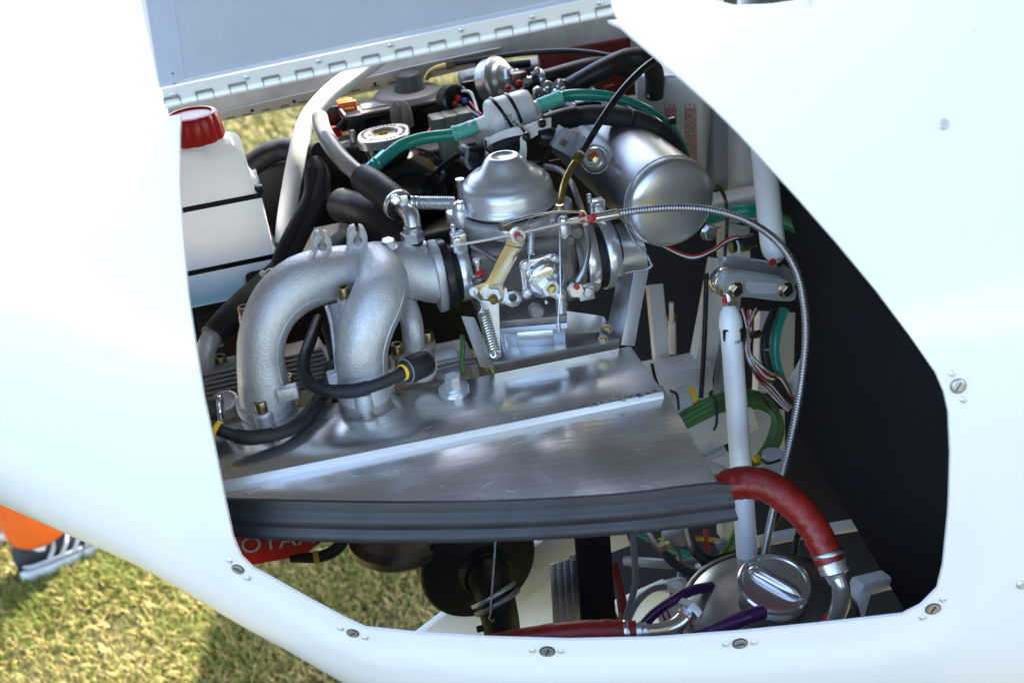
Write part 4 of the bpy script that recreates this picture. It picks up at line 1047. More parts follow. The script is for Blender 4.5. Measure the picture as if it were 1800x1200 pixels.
box('clamp_lug', P(1030, 513, .91), (A, NB, Z), (14, 8, 13), zinc, rs, 2); bolt('clamp_screw', 'pan', P(1034, 514, .903), NB, 10, 5, zinc, rs)
ov = thing('overflow_pipe', 'slim grey overflow pipe curving down the carburettor to a nut', 'pipe', (1014, 500, .90))
tube('pipe', [(958, 292, .985), (985, 300, .97), (1004, 322, .95), (1018, 356, .93), (1030, 392, .91), (1034, 430, .90), (1028, 468, .895), (1014, 496, .895)], 5.6, alud, ov, 12, 8)
bolt('nut', 'nut', P(1010, 508, .893), NB + Z*.2, 15, 12, alu, ov); lathe('paint_mark', [(5, 0), (5, 3), (2, 4)], P(1014, 504, .884), NB, redm, ov, 10)

# ================================================================== airbox
ab = thing('airbox', 'welded aluminium airbox cylinder with a domed end cap', 'airbox', (1180, 440, .98))
cc_ = P(1182, 360, .945); ra = m(82, .945)
cylr = ra*1.0
lathe('cylinder', [(.96, .0), (1.0, .03), (1.0, 6.6), (.9, 6.8)], cc_ + B*.012, B, mat('dull satin aluminium', (.46, .47, .49), .36, .9, var=.15, vscale=12, rvar=.08, rscale=12), ab, 64, s=cylr)
lathe('end_cap', [(1.0, -.02), (1.0, .10), (.985, .22), (.93, .30), (.80, .355), (.5, .40), (0, .415)], cc_ + B*.012, -B, mat('spun aluminium', (.62, .62, .625), .34, .85, rvar=.05, rscale=10, var=.05, vscale=8), ab, 64, 60, s=cylr)
x_, y_, z_ = frame(B)
weld('weld_bead', [cc_ + B*.011 + x_*(cylr*1.0*math.cos(2*math.pi*k/90)) + y_*(cylr*1.0*math.sin(2*math.pi*k/90)) for k in range(90)], .0011, alud, ab, True, .0017)
# inlet stub welded to its lower left
ia = P(1075, 452, .992)
lathe('inlet_stub', [(56, 0), (56, 46)], ia, A, alu, ab, 44, s=m(1, .98))
weld('weld_bead', [(lambda p: p)(P(x, y, d)) for x, y, d in ((1100, 396, .955), (1112, 420, .935), (1124, 436, .925), (1138, 450, .922), (1146, 466, .925), (1138, 474, .93), (1118, 476, .933), (1096, 480, .935))], .0013, alud, ab, False, .0018)
fb = cc_ + B*.10 + (Z*.55 - A*.83).normalized()*cylr
lathe('sensor_boss', [(20, -4), (20, 8), (17, 11)], P(1046, 280, .985), (NB*.6 - A*.55 + Z*.55).normalized(), alu, ab, 24)
lathe('plug', [(9, 10), (9, 16), (6, 18)], P(1046, 280, .985), (NB*.6 - A*.55 + Z*.55).normalized(), brass, ab, 6)
lathe('paint_mark', [(5, 14), (5, 19), (2, 21)], P(1050, 276, .984), (NB*.6 - A*.55 + Z*.55).normalized(), redm, ab, 10)
weld('weld_bead', [P(1046, 280, .985) + (vec(math.cos(a), math.sin(a)*.9))*m(25, .98) for a in [k*.2 for k in range(31)]], .0011, alud, ab, True, .0018)
# bracket: folded aluminium leg down to the drip tray
lg = thing('airbox_bracket', 'folded pale aluminium leg from the airbox down behind the drip tray', 'bracket', (1100, 600, .95))
p1 = Plane((1100, 490, .955), (1080, 600, .945), (1122, 490, .948))
plate('side', [(1086, 486), (1116, 478), (1093, 606), (1060, 606)], p1, .0018, alud, lg, bevel=.0003)
p2_ = Plane((1116, 478, .9475), (1093, 606, .9395), (1141, 474, .955))
plate('face', [(1116, 478), (1141, 473), (1124, 560), (1116, 608), (1092, 606)], p2_, .0018, aluw, lg, bevel=.0003)
# drip tray
tr = thing('drip_tray', 'folded grey metal drip tray under the carburettor float bowl', 'drip tray', (960, 620, .92))
tf = PN((960, 640, .908), Z)
b0, b1, b2, b3 = tf.at(868, 646), tf.at(1088, 603), tf.at(1058, 576), tf.at(850, 590)
prism('floor', [b0, b1, tf.at(1070, 582), tf.at(842, 600)], -Z*.0015, alud, tr, .0002)
pf = Plane(b0, b1, b0 + Z*.01 + NB*.004)
prism('front_lip', [b0 - Z*.014, b1 - Z*.014, b1 + Z*.0055 + NB*.0015, b0 + Z*.0055 + NB*.0015], B*.0012, alud, tr)
pb = Plane((990, 560, .955), (1062, 575, .948), (985, 520, .958))
plate('back_wall', [(870, 548), (985, 545), (1063, 556), (1050, 606), (880, 600)], PN((985, 575, .965), NB + Z*.35), .0014, aluw, tr)
plate('right_wall', [(1060, 556), (1092, 600), (1088, 606), (1050, 606)], PN((1070, 590, .932), -A*.6 + NB*.8), .0014, alud, tr)
plate('left_wall', [(812, 556), (834, 558), (872, 648), (845, 645)], PN((842, 600, .925), A*.35 + NB), .0014, aluw, tr)
bolt('bolt', 'hex', (1067, 578, .922), -A*.5 + NB, 8, 8, golddk, tr); bolt('bolt', 'hex', (1060, 597, .918), -A*.5 + NB, 7, 7, golddk, tr)
gw = tube('green_wire', [(812, 590, .93), (814, 610, .925), (812, 640, .92), (816, 660, .92)], 4.5, greenw, None, 10, 6); tag(gw, 'single green wire left of the drip tray', 'wire')

# ================================================================== spark plug leads
l1 = thing('plug_lead', 'black spark plug lead looping in front of the right runner', 'ignition lead', (620, 690, .845))
tube('lead', [(560, 560, .93), (545, 600, .90), (534, 635, .87), (540, 668, .85), (575, 686, .842), (620, 687, .84), (665, 675, .84), (712, 655, .845)], [10, 11, 11, 12, 12, 12, 11, 11], rubber, l1, 16, 8)
tube('heat_shrink', [(590, 688, .842), (620, 687, .84), (648, 681, .84)], 13.2, rubber, l1, 16, 6)
ax1 = (P(760, 636, .865) - P(712, 655, .845)).normalized()
lathe('cap', [(13, 0), (16, 3), (21, 8), (24, 14), (24, 50), (22, 60), (16, 66)], P(706, 655, .845), ax1, rubber, l1, 24)
ring('marker_band', 12.5, 14.6, -4, 5, P(709, 654, .845), ax1, yellow, l1, 24); ring('grey_band', 19, 23, 9, 11, P(706, 655, .845), ax1, greyc, l1, 24)
l2 = thing('plug_lead', 'black spark plug lead sweeping under the left runner', 'ignition lead', (440, 770, .84))
tube('lead', [(585, 640, .92), (575, 675, .90), (553, 715, .875), (520, 748, .852), (480, 764, .84), (430, 768, .835), (395, 760, .832), (370, 748, .832)], [11, 12, 12.5, 12.5, 12, 11, 11, 11], rubber, l2, 16, 8)
tube('heat_shrink', [(415, 766, .834), (440, 769, .835), (480, 764, .84)], 13.6, rubber, l2, 16, 6)
ring('marker_band', 12, 14, -4, 5, P(381, 752, .832), (P(395, 760, .832)-P(370, 748, .832)).normalized(), yellow, l2, 24)
lathe('cap', [(14, -10), (22, -4), (24, 4), (24, 60), (20, 66)], P(322, 724, .86), A*.9 + NB*.1 - Z*.1, rubber, l2, 24)
ring('plug_collar', 22, 27, 60, 68, P(322, 724, .86), A*.9 + NB*.1 - Z*.1, chrome, l2, 28)
b3_ = tube('lead_bundle', [(572, 560, .95), (590, 600, .94), (598, 650, .93), (600, 710, .93), (600, 740, .93)], [16, 17, 17, 16, 16], rubber, None, 16, 6); tag(b3_, 'black hose dropping down between the two runners', 'hose')
# ================================================================== coolant bottle
bt = thing('coolant_bottle', 'milky white coolant bottle with a ribbed red screw cap', 'bottle', (385, 520, 1.02))
def bottle_mat():
    M = bottle.copy(); M.name = 'milky plastic with blue coolant'; n = M.node_tree.nodes; L = M.node_tree.links; b = n['Principled BSDF']
    tc = n.new('ShaderNodeTexCoord'); sx = n.new('ShaderNodeSeparateXYZ'); L.new(tc.outputs['Generated'], sx.inputs[0])
    nz = n.new('ShaderNodeTexNoise'); nz.inputs['Scale'].default_value = 3; L.new(tc.outputs['Generated'], nz.inputs[0])
    ad = n.new('ShaderNodeMath'); ad.operation = 'MULTIPLY_ADD'; ad.inputs[1].default_value = .06; L.new(nz.outputs[0], ad.inputs[0]); L.new(sx.outputs[2], ad.inputs[2])
    cr = n.new('ShaderNodeValToRGB'); e = cr.color_ramp.elements
    e[0].position = .10; e[0].color = (.26, .46, .66, 1); e[1].position = .46; e[1].color = (.90, .91, .91, 1)
    L.new(ad.outputs[0], cr.inputs[0]); L.new(cr.outputs[0], b.inputs['Base Color'])
    tr_ = n.new('ShaderNodeBsdfTranslucent'); mx_ = n.new('ShaderNodeMixShader'); mx_.inputs[0].default_value = .42
    out = [q for q in n if q.type == 'OUTPUT_MATERIAL'][0]
    L.new(cr.outputs[0], tr_.inputs[0]); L.new(b.outputs[0], mx_.inputs[1]); L.new(tr_.outputs[0], mx_.inputs[2]); L.new(mx_.outputs[0], out.inputs[0]); return M
bm_ = bottle_mat()
BD = 1.0; bs = m(1, BD); bo = P(374, 468, 1.035)       # centre of the base
def bsec(h, a, b, r, dx=0): return [q + A*(dx*bs) for q in rsq(bo + Z*(h*bs), A, B, a*bs, b*bs, r*bs, 5)]
SECS = [(-46, 104, 58, 32), (-42, 110, 64, 34), (-34, 112, 66, 34), (118, 112, 64, 34), (128, 111, 63, 34), (136, 109, 61, 34), (146, 105, 57, 34), (154, 102, 54, 34), (205, 100, 52, 34), (214, 98, 50, 34), (222, 93, 45, 34), (228, 84, 38, 30), (231, 70, 28, 22)]
V, Fc = [], []
for q in SECS: V += bsec(*q)
nn = len(V)//len(SECS)
for i in range(len(SECS)-1):
    for k in range(nn): Fc.append((i*nn+k, i*nn+(k+1) % nn, (i+1)*nn+(k+1) % nn, (i+1)*nn+k))
Fc += [tuple(range(nn)), tuple((len(SECS)-1)*nn+k for k in range(nn))]
mesh('body', V, Fc, bm_, bt, 50)
capc = bo + Z*(226*bs) + A*(30*bs) - B*(4*bs)
lathe('neck', [(38, 0), (38, 14)], capc, Z, bottle, bt, 32)
V, Fc = [], []
x_, y_, z_ = frame(Z)
for (h, r, g) in ((10, 45, 1), (13, 47, 1), (50, 45, 1), (55, 42, .3), (56, 36, 0), (53, 33, 0), (53, .01, 0)):
    for k in range(72):
        a = 2*math.pi*k/72; rr = (r + g*(1.6 if k % 6 < 4 else -.8))*bs; V.append(capc + z_*(h*bs) + x_*(math.cos(a)*rr) + y_*(math.sin(a)*rr))
for i in range(6):
    for k in range(72): Fc.append((i*72+k, i*72+(k+1) % 72, (i+1)*72+(k+1) % 72, (i+1)*72+k))
Fc.append(tuple(range(72)))
mesh('cap', V, Fc, redp, bt, 40)
box('seam_rib', capc + A*(10*bs) - B*(34*bs) - Z*(12*bs), ABZ, (3, 4, 14), bottle, bt, 1.5)
def strap(h, a, b, tilt=0.):
    o_ = [q + Z*(tilt*((q-bo).dot(A))) for q in bsec(h, a+1.5, b+1.5, 22)]; w_ = [q + Z*(9*bs) for q in o_]
    o2 = [q + (q - bo - Z*((q-bo).z)).normalized()*.0016 for q in o_]; w2 = [q + Z*(9*bs) for q in o2]
    n = len(o_); V = o_ + w_ + o2 + w2; Fc = []
    for k in range(n):
        l = (k+1) % n; Fc += [(2*n+k, 2*n+l, 3*n+l, 3*n+k), (k, n+k, n+l, l), (n+k, 3*n+k, 3*n+l, n+l), (k, l, 2*n+l, 2*n+k)]
    mesh('strap', V, Fc, plast, bt, 40)
strap(134, 110, 62); strap(20, 112, 66)
box('strap_buckle', P(455, 333, .985), ABZ, (7, 6, 8), plast, bt, 1.5)
box('mould_seam', bo + A*(112.3*bs) + Z*(40*bs), ABZ, (.9, 1.5, 70), bottle, bt, .5)
tube('vent_tube', [(445, 300, .985), (452, 312, .98), (454, 328, .98)], 2.2, bottle, bt, 8, 5)

# ================================================================== mount tube, black hoses on the left
mt = tube('engine_mount_tube', [(497, 440, 1.07), (505, 370, 1.07), (519, 292, 1.07), (533, 232, 1.08), (552, 196, 1.09), (590, 156, 1.11), (640, 120, 1.14), (720, 62, 1.18)], [16, 16, 16.5, 16.5, 17, 16.5, 16, 16], tubew, None, 22, 8)
tag(mt, 'thick white bent mount tube rising behind the smoky hose', 'tube')
for i, (pts, r, lb) in enumerate((([(552, 285, 1.03), (566, 310, 1.02), (562, 345, 1.01), (538, 395, 1.0), (512, 450, .985), (494, 500, .98), (480, 560, .98)], 15, 'black hose bundle curving over the mount tube, right strand'),
        ([(548, 300, 1.02), (545, 345, 1.01), (520, 395, .995), (494, 450, .98), (478, 510, .97), (470, 560, .97)], 13, 'black hose bundle hugging the mount tube, left strand'),
        ([(560, 270, 1.08), (505, 262, 1.10), (470, 272, 1.10), (430, 300, 1.10)], 20, 'black hose behind the white bottle'),
        ([(600, 360, 1.06), (640, 372, 1.03), (675, 385, 1.01), (720, 420, 1.0)], 30, 'wide black duct below the rubber sleeve'))):
    tag(tube('black_hose', pts, r, rubber, None, 16, 8), lb, 'hose')
zt = thing('zip_tie', 'white zip tie round the black hoses beside the bottle', 'zip tie', (475, 478, .955))
tube('band', [(464, 481, .955), (472, 474, .952), (487, 472, .952), (503, 478, .955)], 3, whitew, zt, 8, 6, flat=.5); lathe('head', [(0, -6), (5, -4), (6, 0), (5, 4), (0, 6)], (462, 481, .953), NB, whitew, zt, 12)

# ================================================================== expansion tank and cap
et = thing('expansion_tank', 'round gloss black expansion tank with a metal pressure cap', 'tank', (705, 330, 1.10))
tcn = P(706, 330, 1.10); ts = m(1, 1.10)
lathe('body', [(70, -70), (86, -40), (90, -10), (88, 14), (78, 36), (60, 52), (40, 60), (36, 64)], tcn, Z, glossb, et, 48, 60)
ncx = tcn - A*(16*ts) + Z*(56*ts)
lathe('neck', [(40, 0), (40, 20), (43, 22), (43, 32)], ncx, Z, glossb, et, 36)
V, Fc = [], []
x_ = (A*.8 + B*.6).normalized(); y_ = Z.cross(x_)
for (h, k_, r) in ((32, 1, 44), (44, 1, 45), (47, 1, 43), (48, .0, 26), (42, 0, 22), (42, 0, 20), (44, 0, 14), (40, 0, 8), (40, 0, .01)):
    for k in range(64):
        a = 2*math.pi*k/64; rr = r*(1 + k_*.16*max(0, math.cos(2*a))**2); V.append(ncx + Z*(h*ts) + x_*(math.cos(a)*rr*ts) + y_*(math.sin(a)*rr*ts))
for i in range(8):
    for k in range(64): Fc.append((i*64+k, i*64+(k+1) % 64, (i+1)*64+(k+1) % 64, (i+1)*64+k))
mesh('pressure_cap', V, Fc, mat('stamped cap steel', (.50, .48, .45), .38, .85, var=.3, vscale=200), et, 35)
lathe('cap_valve', [(17, 42), (17, 45), (9, 46), (9, 43)], ncx, Z, brass, et, 24)
rng2 = random.Random(5)
for k in range(34):   # stamped lettering ring reads as ticks at this size
    if k % 17 in (0, 8): continue
    a = 2*math.pi*k/34; c_ = ncx + Z*(48.1*ts) + (x_*math.cos(a) + y_*math.sin(a))*(36*ts)
    V, Fc = box_geo(c_, (x_*math.cos(a) + y_*math.sin(a)), (y_*math.cos(a) - x_*math.sin(a)), Z, 3*ts, rng2.uniform(.5, 1.4)*ts, .3*ts)
    mesh('stamped_mark', V, Fc, blackm, et)

# ================================================================== boxes and plugs at the back
eb = thing('ignition_box', 'black ignition box with a grey lid behind the pressure cap', 'ignition box', (715, 235, 1.22))
box('case', (722, 212, 1.235), ABZ, (112, 36, 34), glossb, eb, 5, 3)
box('lid', P(722, 212, 1.235) + Z*m(36, 1.235), ABZ, (112, 36, 3), mat('grey brown lid', (.20, .185, .17), .45), eb, 2)
box('label', P(665, 186, 1.215) + Z*m(4, 1.2), ABZ, (30, 20, 1.2), greyc, eb, .6)
lathe('lid_plinth', [(62, 0), (56, 8), (44, 11)], P(716, 168, 1.235), Z, mat('grey brown lid', (.20, .185, .17), .45), eb, 32)
lathe('lid_boss', [(30, 8), (27, 14), (20, 38), (16, 41)], P(722, 168, 1.235), Z, mat('dark grey boss', (.07, .07, .072), .4), eb, 32)
cl_ = thing('clear_caps', 'pair of smoky rubber caps in front of the ignition box', 'cap', (708, 215, 1.17))
for dx in (-8, 9): lathe('cap', [(11, 0), (11, 22), (9, 34), (5, 42), (2, 45)], P(708+dx, 222, 1.17), Z, mat('smoky rubber', (.24, .235, .20), .35, trans=.2), cl_, 18)
ms = thing('relay_cluster', 'cluster of black relays with red and orange tabs behind the smoky hose', 'relay', (610, 230, 1.18))
box('relay', (592, 205, 1.19), ABZ, (22, 20, 24), plast, ms, 3); box('relay', (626, 228, 1.17), ABZ, (14, 16, 30), plast, ms, 3)
box('red_tab', (587, 232, 1.15), ABZ, (13, 4, 10), redm, ms, 2); box('orange_strip', (612, 192, 1.175), ABZ, (16, 4, 14), orange, ms, 1.5); box('orange_tab', (606, 180, 1.19), ABZ, (14, 6, 5), orange, ms, 1.5)
for k in range(6): box('pin', (603 + 3.6*k, 193 - k*.6, 1.168), ABZ, (1.1, 2, 1.6), brass, ms, .3)
tube('relay_clip', [(598, 196, 1.15), (606, 208, 1.145), (600, 220, 1.145), (590, 228, 1.15)], 5, plast, ms, 10, 6)
box('socket', (612, 262, 1.15), ABZ, (40, 14, 8), plast, ms, 2); lathe('silver_pin', [(6, 0), (6, 26), (4, 30)], P(624, 258, 1.145), Z, alud, ms, 12)
s_f = thing('far_pipe', 'yellow brass pipe with a black cable at the far carburettor', 'pipe', (770, 130, 1.24))
tube('pipe', [(748, 140, 1.24), (755, 128, 1.24), (768, 120, 1.24), (790, 114, 1.24)], 5.5, brass, s_f, 12, 8); lathe('nut', [(8, 0), (8, 16)], P(783, 116, 1.24), A + Z*.05, golddk, s_f, 6)
tube('cable', [(797, 112, 1.24), (850, 104, 1.235), (920, 94, 1.23), (1000, 90, 1.22), (1070, 98, 1.20), (1120, 115, 1.18)], 5, plast, s_f, 12, 8)
wc = thing('round_connector', 'round black connector with red, blue and green wires', 'connector', (800, 178, 1.14))
cax = (NB + A*.35 + Z*.2).normalized()
lathe('shell', [(26, -30), (28, -26), (28, 0), (24, 3), (22, 3), (22, -6)], P(803, 177, 1.13), cax, plast, wc, 28)
for x, y, mt_ in ((803, 173, redw), (815, 177, bluew), (806, 188, greenw), (798, 182, redw)): lathe('plug', [(5, 0), (5, 6), (3, 8)], P(x, y, 1.128), cax, mt_, wc, 12)
ring('rim', 23, 26, -12, -8, P(803, 177, 1.13), cax, greyc, wc)
for pts, mt_ in (([(812, 160, 1.13), (826, 162, 1.125), (834, 178, 1.12), (840, 196, 1.11), (852, 206, 1.10)], whitew), ([(820, 188, 1.13), (832, 198, 1.12), (848, 206, 1.10)], whitew), ([(825, 180, 1.13), (834, 190, 1.12), (846, 202, 1.10)], redw), ([(820, 196, 1.13), (828, 204, 1.12), (838, 212, 1.10)], bluew)):
    tube('wire', pts, 2.6, mt_, wc, 8, 6)
oc = thing('olive_connector', 'large olive grey wiring connector behind the left teal hose', 'connector', (795, 225, 1.12))
for k in range(3): box('housing', (770 + 22*k, 222 - 5*k, 1.12), (A, B, Z), (13, 20, 19), olive, oc, 3)
box('housing', (790, 262, 1.10), ABZ, (17, 14, 22), olive, oc, 4); tube('wire', [(760, 225, 1.12), (752, 236, 1.115), (746, 250, 1.11)], 4, orange, oc, 8, 5); tube('wire', [(764, 228, 1.12), (756, 240, 1.115), (752, 252, 1.11)], 3, whitew, oc, 8, 5)
dc_ = thing('blue_plugs', 'dark blue grey plug pair left of the carburettor dome', 'connector', (830, 285, 1.03))
for k, (a, b) in enumerate((((812, 262, 1.05), (848, 288, 1.02)), ((815, 280, 1.05), (850, 300, 1.02)))):
    lathe('plug', [(9, 0), (11, 3), (11, 14), (9, 16), (11, 18), (11, 30), (9, 32), (10, 42)], a, (P(*b)-P(*a)).normalized(), mat('dark blue grey plastic', (.035, .045, .06), .35), dc_, 18)
tube('clip', [(812, 258, 1.045), (822, 266, 1.03), (820, 284, 1.03), (828, 298, 1.03)], 4, greyc, dc_, 10, 6); box('tab', (845, 249, 1.03), ABZ, (8, 4, 4), greyc, dc_, 1)
oc2 = thing('small_olive_plug', 'small olive plug under the fuel filter above the dome', 'connector', (868, 265, 1.0))
box('plug', (868, 254, 1.01), ABZ, (16, 12, 13), olive, oc2, 4); box('plug', (872, 276, 1.0), ABZ, (18, 12, 12), olive, oc2, 4); tube('strap', [(853, 248, .995), (856, 264, .988), (870, 270, .985), (888, 264, .985)], 2.2, plast, oc2, 8, 5)

# ================================================================== fuel filter and teal hoses
ff_ = thing('fuel_filter', 'white plastic inline fuel filter held by a black tie', 'fuel filter', (893, 205, 1.03))
f0, f1 = P(845, 219, 1.035), P(945, 189, 1.045); fx = (f1-f0).normalized(); fcn = P(896, 203, 1.04)
lathe('body', [(0, -78), (11, -78), (12, -56), (13, -46), (20, -41), (34, -38), (37, -34), (37, 34), (34, 40), (22, 43), (13, 45), (12, 58), (11, 72), (0, 72)], fcn, fx, filt, ff_, 40, 40, s=m(1, 1.04))
for k, dx in enumerate((-6, 14)):
    o_ = fcn + fx*m(dx - 6, 1.04); w_ = (fx*(.45 if k == 0 else .25) + Z*.2 + NB*.0)
    e_ = (Z*.8 + NB*.35 - fx*(.5 if k == 0 else .28)).normalized(); g_ = fx.cross(e_).normalized()
    ring_p = [o_ + fx*m((-14 if k == 0 else -6)*math.cos(a), 1.04) + (frame(fx)[0]*math.sin(a) + frame(fx)[1]*math.cos(a))*m(38.5, 1.04) for a in [2*math.pi*q/36 for q in range(36)]]
    tube('tie', ring_p, 3.2, plast, ff_, 8, 1, closed=True, flat=.6)
text('print', '30 20', P(897, 212, .9925), vec(.2, 1), vec(1, -.25), m(11, 1.0), ink, ff_, .0001); text('print', '0230', P(889, 213, .993), vec(.2, 1), vec(1, -.25), m(10, 1.0), ink, ff_, .0001)
for a_, b_ in (((886, 226), (890, 210)),): pass
arw = PN((896, 222, .9925), NB)
tl_ = thing('fuel_hose', 'teal fuel hose from the left end of the filter down past the pressure cap', 'fuel hose', (700, 260, 1.05))
tube('hose', [(838, 222, 1.035), (800, 236, 1.035), (745, 243, 1.035), (705, 256, 1.03), (680, 275, 1.02), (645, 306, 1.01)], 11, teal, tl_, 18, 8)
lathe('sleeve', [(13, 0), (14.5, 2), (14.5, 6), (13, 8), (13, 44), (12, 46)], P(796, 236, 1.034), (P(840, 221, 1.034)-P(796, 236, 1.034)).normalized(), teall, tl_, 24)
lathe('foil_sleeve', [(12, 0), (12, 12), (12.8, 13), (12.2, 14), (12.2, 20), (12.9, 21), (12.2, 22), (12.2, 44), (11.5, 45)], P(648, 300, 1.008), (P(684, 268, 1.018)-P(648, 300, 1.008)).normalized(), tealm, tl_, 24)
t2_ = thing('fuel_hose', 'teal fuel hose arching from the right end of the filter over the airbox', 'fuel hose', (1080, 180, 1.06))
tube('hose', [(948, 189, 1.045), (990, 170, 1.05), (1030, 167, 1.05), (1080, 173, 1.05), (1130, 192, 1.05), (1172, 222, 1.05), (1196, 258, 1.05), (1206, 300, 1.06)], 10.5, teal, t2_, 18, 8)
lathe('sleeve', [(12.5, 0), (13, 2), (13, 36), (14, 38), (14, 44), (12, 46)], P(946, 187, 1.044), (P(990, 170, 1.048)-P(946, 187, 1.044)).normalized(), teall, t2_, 24)
t3_ = tube('teal_pipe', [(1240, 385, 1.10), (1290, 372, 1.10), (1330, 372, 1.10), (1370, 386, 1.14), (1420, 410, 1.18), (1480, 450, 1.22)], 12, teal, None, 14, 8); tag(t3_, 'teal hose passing behind the right white tube', 'hose')

# regulator
rg = thing('fuel_regulator', 'round silver fuel pressure regulator with red seal paint', 'regulator', (880, 145, 1.16))
ra_ = (A*.62 + NB*.72 + Z*.30).normalized(); rb = P(874, 142, 1.17)
lathe('can', [(34, -22), (40, -18), (41, -4), (41, 0), (42, 2), (42, 6), (39, 9), (35, 10), (30, 12), (27, 20), (18, 23)], rb, ra_, alu, rg, 44, 30)
lathe('hex', [(17, 22), (17, 34), (14, 36)], rb, ra_, zinc, rg, 6); lathe('stem', [(11, 34), (11, 46), (8, 48)], rb, ra_, alud, rg, 18)
box('tee', P(911, 137, 1.14), ABZ, (14, 10, 11), steeld, rg, 2); lathe('barb', [(9, 0), (9, 12), (7, 13), (7, 30)], P(918, 146, 1.14), (A + Z*.15).normalized(), zinc, rg, 16)
for x, y in ((912, 146), (893, 155), (917, 160)): lathe('paint_mark', [(6, 0), (5, 3), (2, 4)], P(x, y, 1.125), NB, redm, rg, 10)
bh = thing('breather_hose', 'thick black hose arching from the regulator up to the right', 'hose', (1000, 130, 1.15))
tube('hose', [(935, 142, 1.145), (965, 136, 1.145), (1000, 126, 1.15), (1045, 116, 1.15), (1085, 118, 1.16), (1120, 132, 1.18)], 15, rubber, bh, 18, 8)
ring('clamp', 15.6, 17.6, -6, 6, P(950, 139, 1.145), (A + Z*.1).normalized(), zinc, bh); bolt('clamp_screw', 'pan', P(944, 126, 1.13), NB + Z, 6, 8, zinc, bh)
bh2 = tube('black_duct', [(960, 176, 1.14), (1010, 150, 1.12), (1060, 122, 1.11), (1105, 102, 1.11), (1135, 106, 1.11), (1150, 130, 1.13), (1150, 170, 1.15)], [17, 18, 18, 17, 17, 17, 16], rubber, None, 18, 8); tag(bh2, 'thicker black hose crossing over in front of the dull red box', 'hose')
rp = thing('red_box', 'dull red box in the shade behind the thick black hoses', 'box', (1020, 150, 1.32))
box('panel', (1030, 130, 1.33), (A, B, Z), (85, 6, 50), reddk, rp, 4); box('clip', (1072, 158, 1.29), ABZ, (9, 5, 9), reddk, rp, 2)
sl = thing('silver_fittings', 'cluster of small shiny pipe fittings right of the regulator', 'fitting', (970, 158, 1.12))
for x, y, r_ in ((945, 162, 9), (962, 154, 11), (982, 150, 10), (975, 166, 8), (990, 160, 7)): lathe('fitting', [(r_, 0), (r_, 6), (r_*.7, 8), (r_*.7, 14), (r_*.4, 16)], P(x, y, 1.12), (NB + Z*.6 + A*random.uniform(-.4, .4)).normalized(), chrome, sl, 12)

# harness
braid = mat('braided loom', (.012, .012, .014), .55, bump=.8, bscale=1100, rvar=.1)
hn_ = thing('wiring_loom', 'black braided wiring loom arching over the airbox', 'wiring loom', (1080, 205, 1.03))
tube('loom', [(870, 262, 1.0), (905, 240, 1.0), (940, 224, 1.005), (980, 212, 1.01), (1030, 203, 1.02), (1080, 204, 1.02), (1125, 214, 1.02), (1165, 236, 1.02), (1192, 268, 1.03), (1200, 300, 1.05)], [16, 16, 15, 15, 17, 18, 18, 17, 15, 14], braid, hn_, 18, 8)
tube('heat_shrink', [(958, 220, 1.005), (985, 211, 1.01), (1012, 205, 1.015)], 19, rubber, hn_, 18, 6)
for pts, r_ in (([(905, 240, 1.0), (880, 262, 1.01), (850, 290, 1.03), (820, 330, 1.06)], 7), ([(940, 226, 1.005), (955, 250, 1.0), (972, 244, 1.0)], 6), ([(890, 250, 1.0), (900, 275, 1.02), (940, 290, 1.04), (985, 285, 1.05)], 6),
        ([(1030, 205, 1.03), (1005, 190, 1.06), (985, 180, 1.1), (940, 170, 1.15)], 7), ([(860, 255, 1.01), (835, 262, 1.03), (806, 272, 1.06), (770, 300, 1.09)], 6), ([(960, 200, 1.08), (930, 170, 1.14), (890, 160, 1.2), (840, 140, 1.24)], 6), ([(830, 150, 1.2), (850, 128, 1.22), (880, 118, 1.25), (930, 112, 1.27)], 7), ([(975, 246, 1.0), (960, 268, 1.02), (955, 300, 1.05)], 8)):
    tube('branch', pts, r_, rubber, hn_, 12, 7)
for x, y, d_ in ((822, 150, 1.19), (958, 300, 1.06), (848, 112, 1.26)): box('branch_plug', (x, y, d_), ABZ, (12, 9, 9), plast, hn_, 2)
box('tagged_plug', (1030, 186, 1.08), ABZ, (26, 10, 9), plast, hn_, 2); box('plug_tag', P(1022, 178, 1.075), ABZ, (12, 8, 1.5), greyc, hn_, .5)
for x, y, d_ in ((1105, 209, 1.02), (1152, 228, 1.02)): box('loom_tie', (x, y, d_), (A - Z*.3, B, Z + A*.3), (3, 20, 19.5), plast, hn_, 1.2)
rng3 = random.Random(2)
for (x, y, dx, dy) in ((1024, 212, 14, -24), (1085, 214, 18, -20), (1150, 232, 20, -6)):
    if 0: tube('tracer_thread', [(x-dx*.5, y-dy*.5, 1.0), (x, y, .996), (x+dx*.5, y+dy*.5, 1.003)], 1.2, whitew, hn_, 6, 5)
box('tie_head', P(1181, 213, 1.02), ABZ, (6, 5, 6), plast, hn_, 1.5)
ww = thing('white_wires', 'flat bundle of white wires tied under the fuel filter', 'wires', (930, 240, .985))
for k in range(4):
    o_ = k*4.2
    tube('wire', [(856, 250+o_*.6, 1.0), (868, 240+o_*.7, .99), (895, 229+o_*.8, .982), (925, 222+o_*.9, .978), (945, 215+o_, .98), (968, 209+o_, .985)], 2.5, whitew, ww, 8, 6)
    tube('wire', [(945, 222+o_, .978), (930, 230+o_, .976), (922-o_*.4, 242, .975), (916-o_*.6+8, 262, .976), (912-o_+10, 290, .985)], 2.5, whitew, ww, 8, 6)
for x, y in ((925, 240), (953, 217)): lathe('tie_knot', [(0, -8), (7, -5), (8, 0), (7, 5), (0, 8)], P(x, y, .968), A, plast, ww, 10)
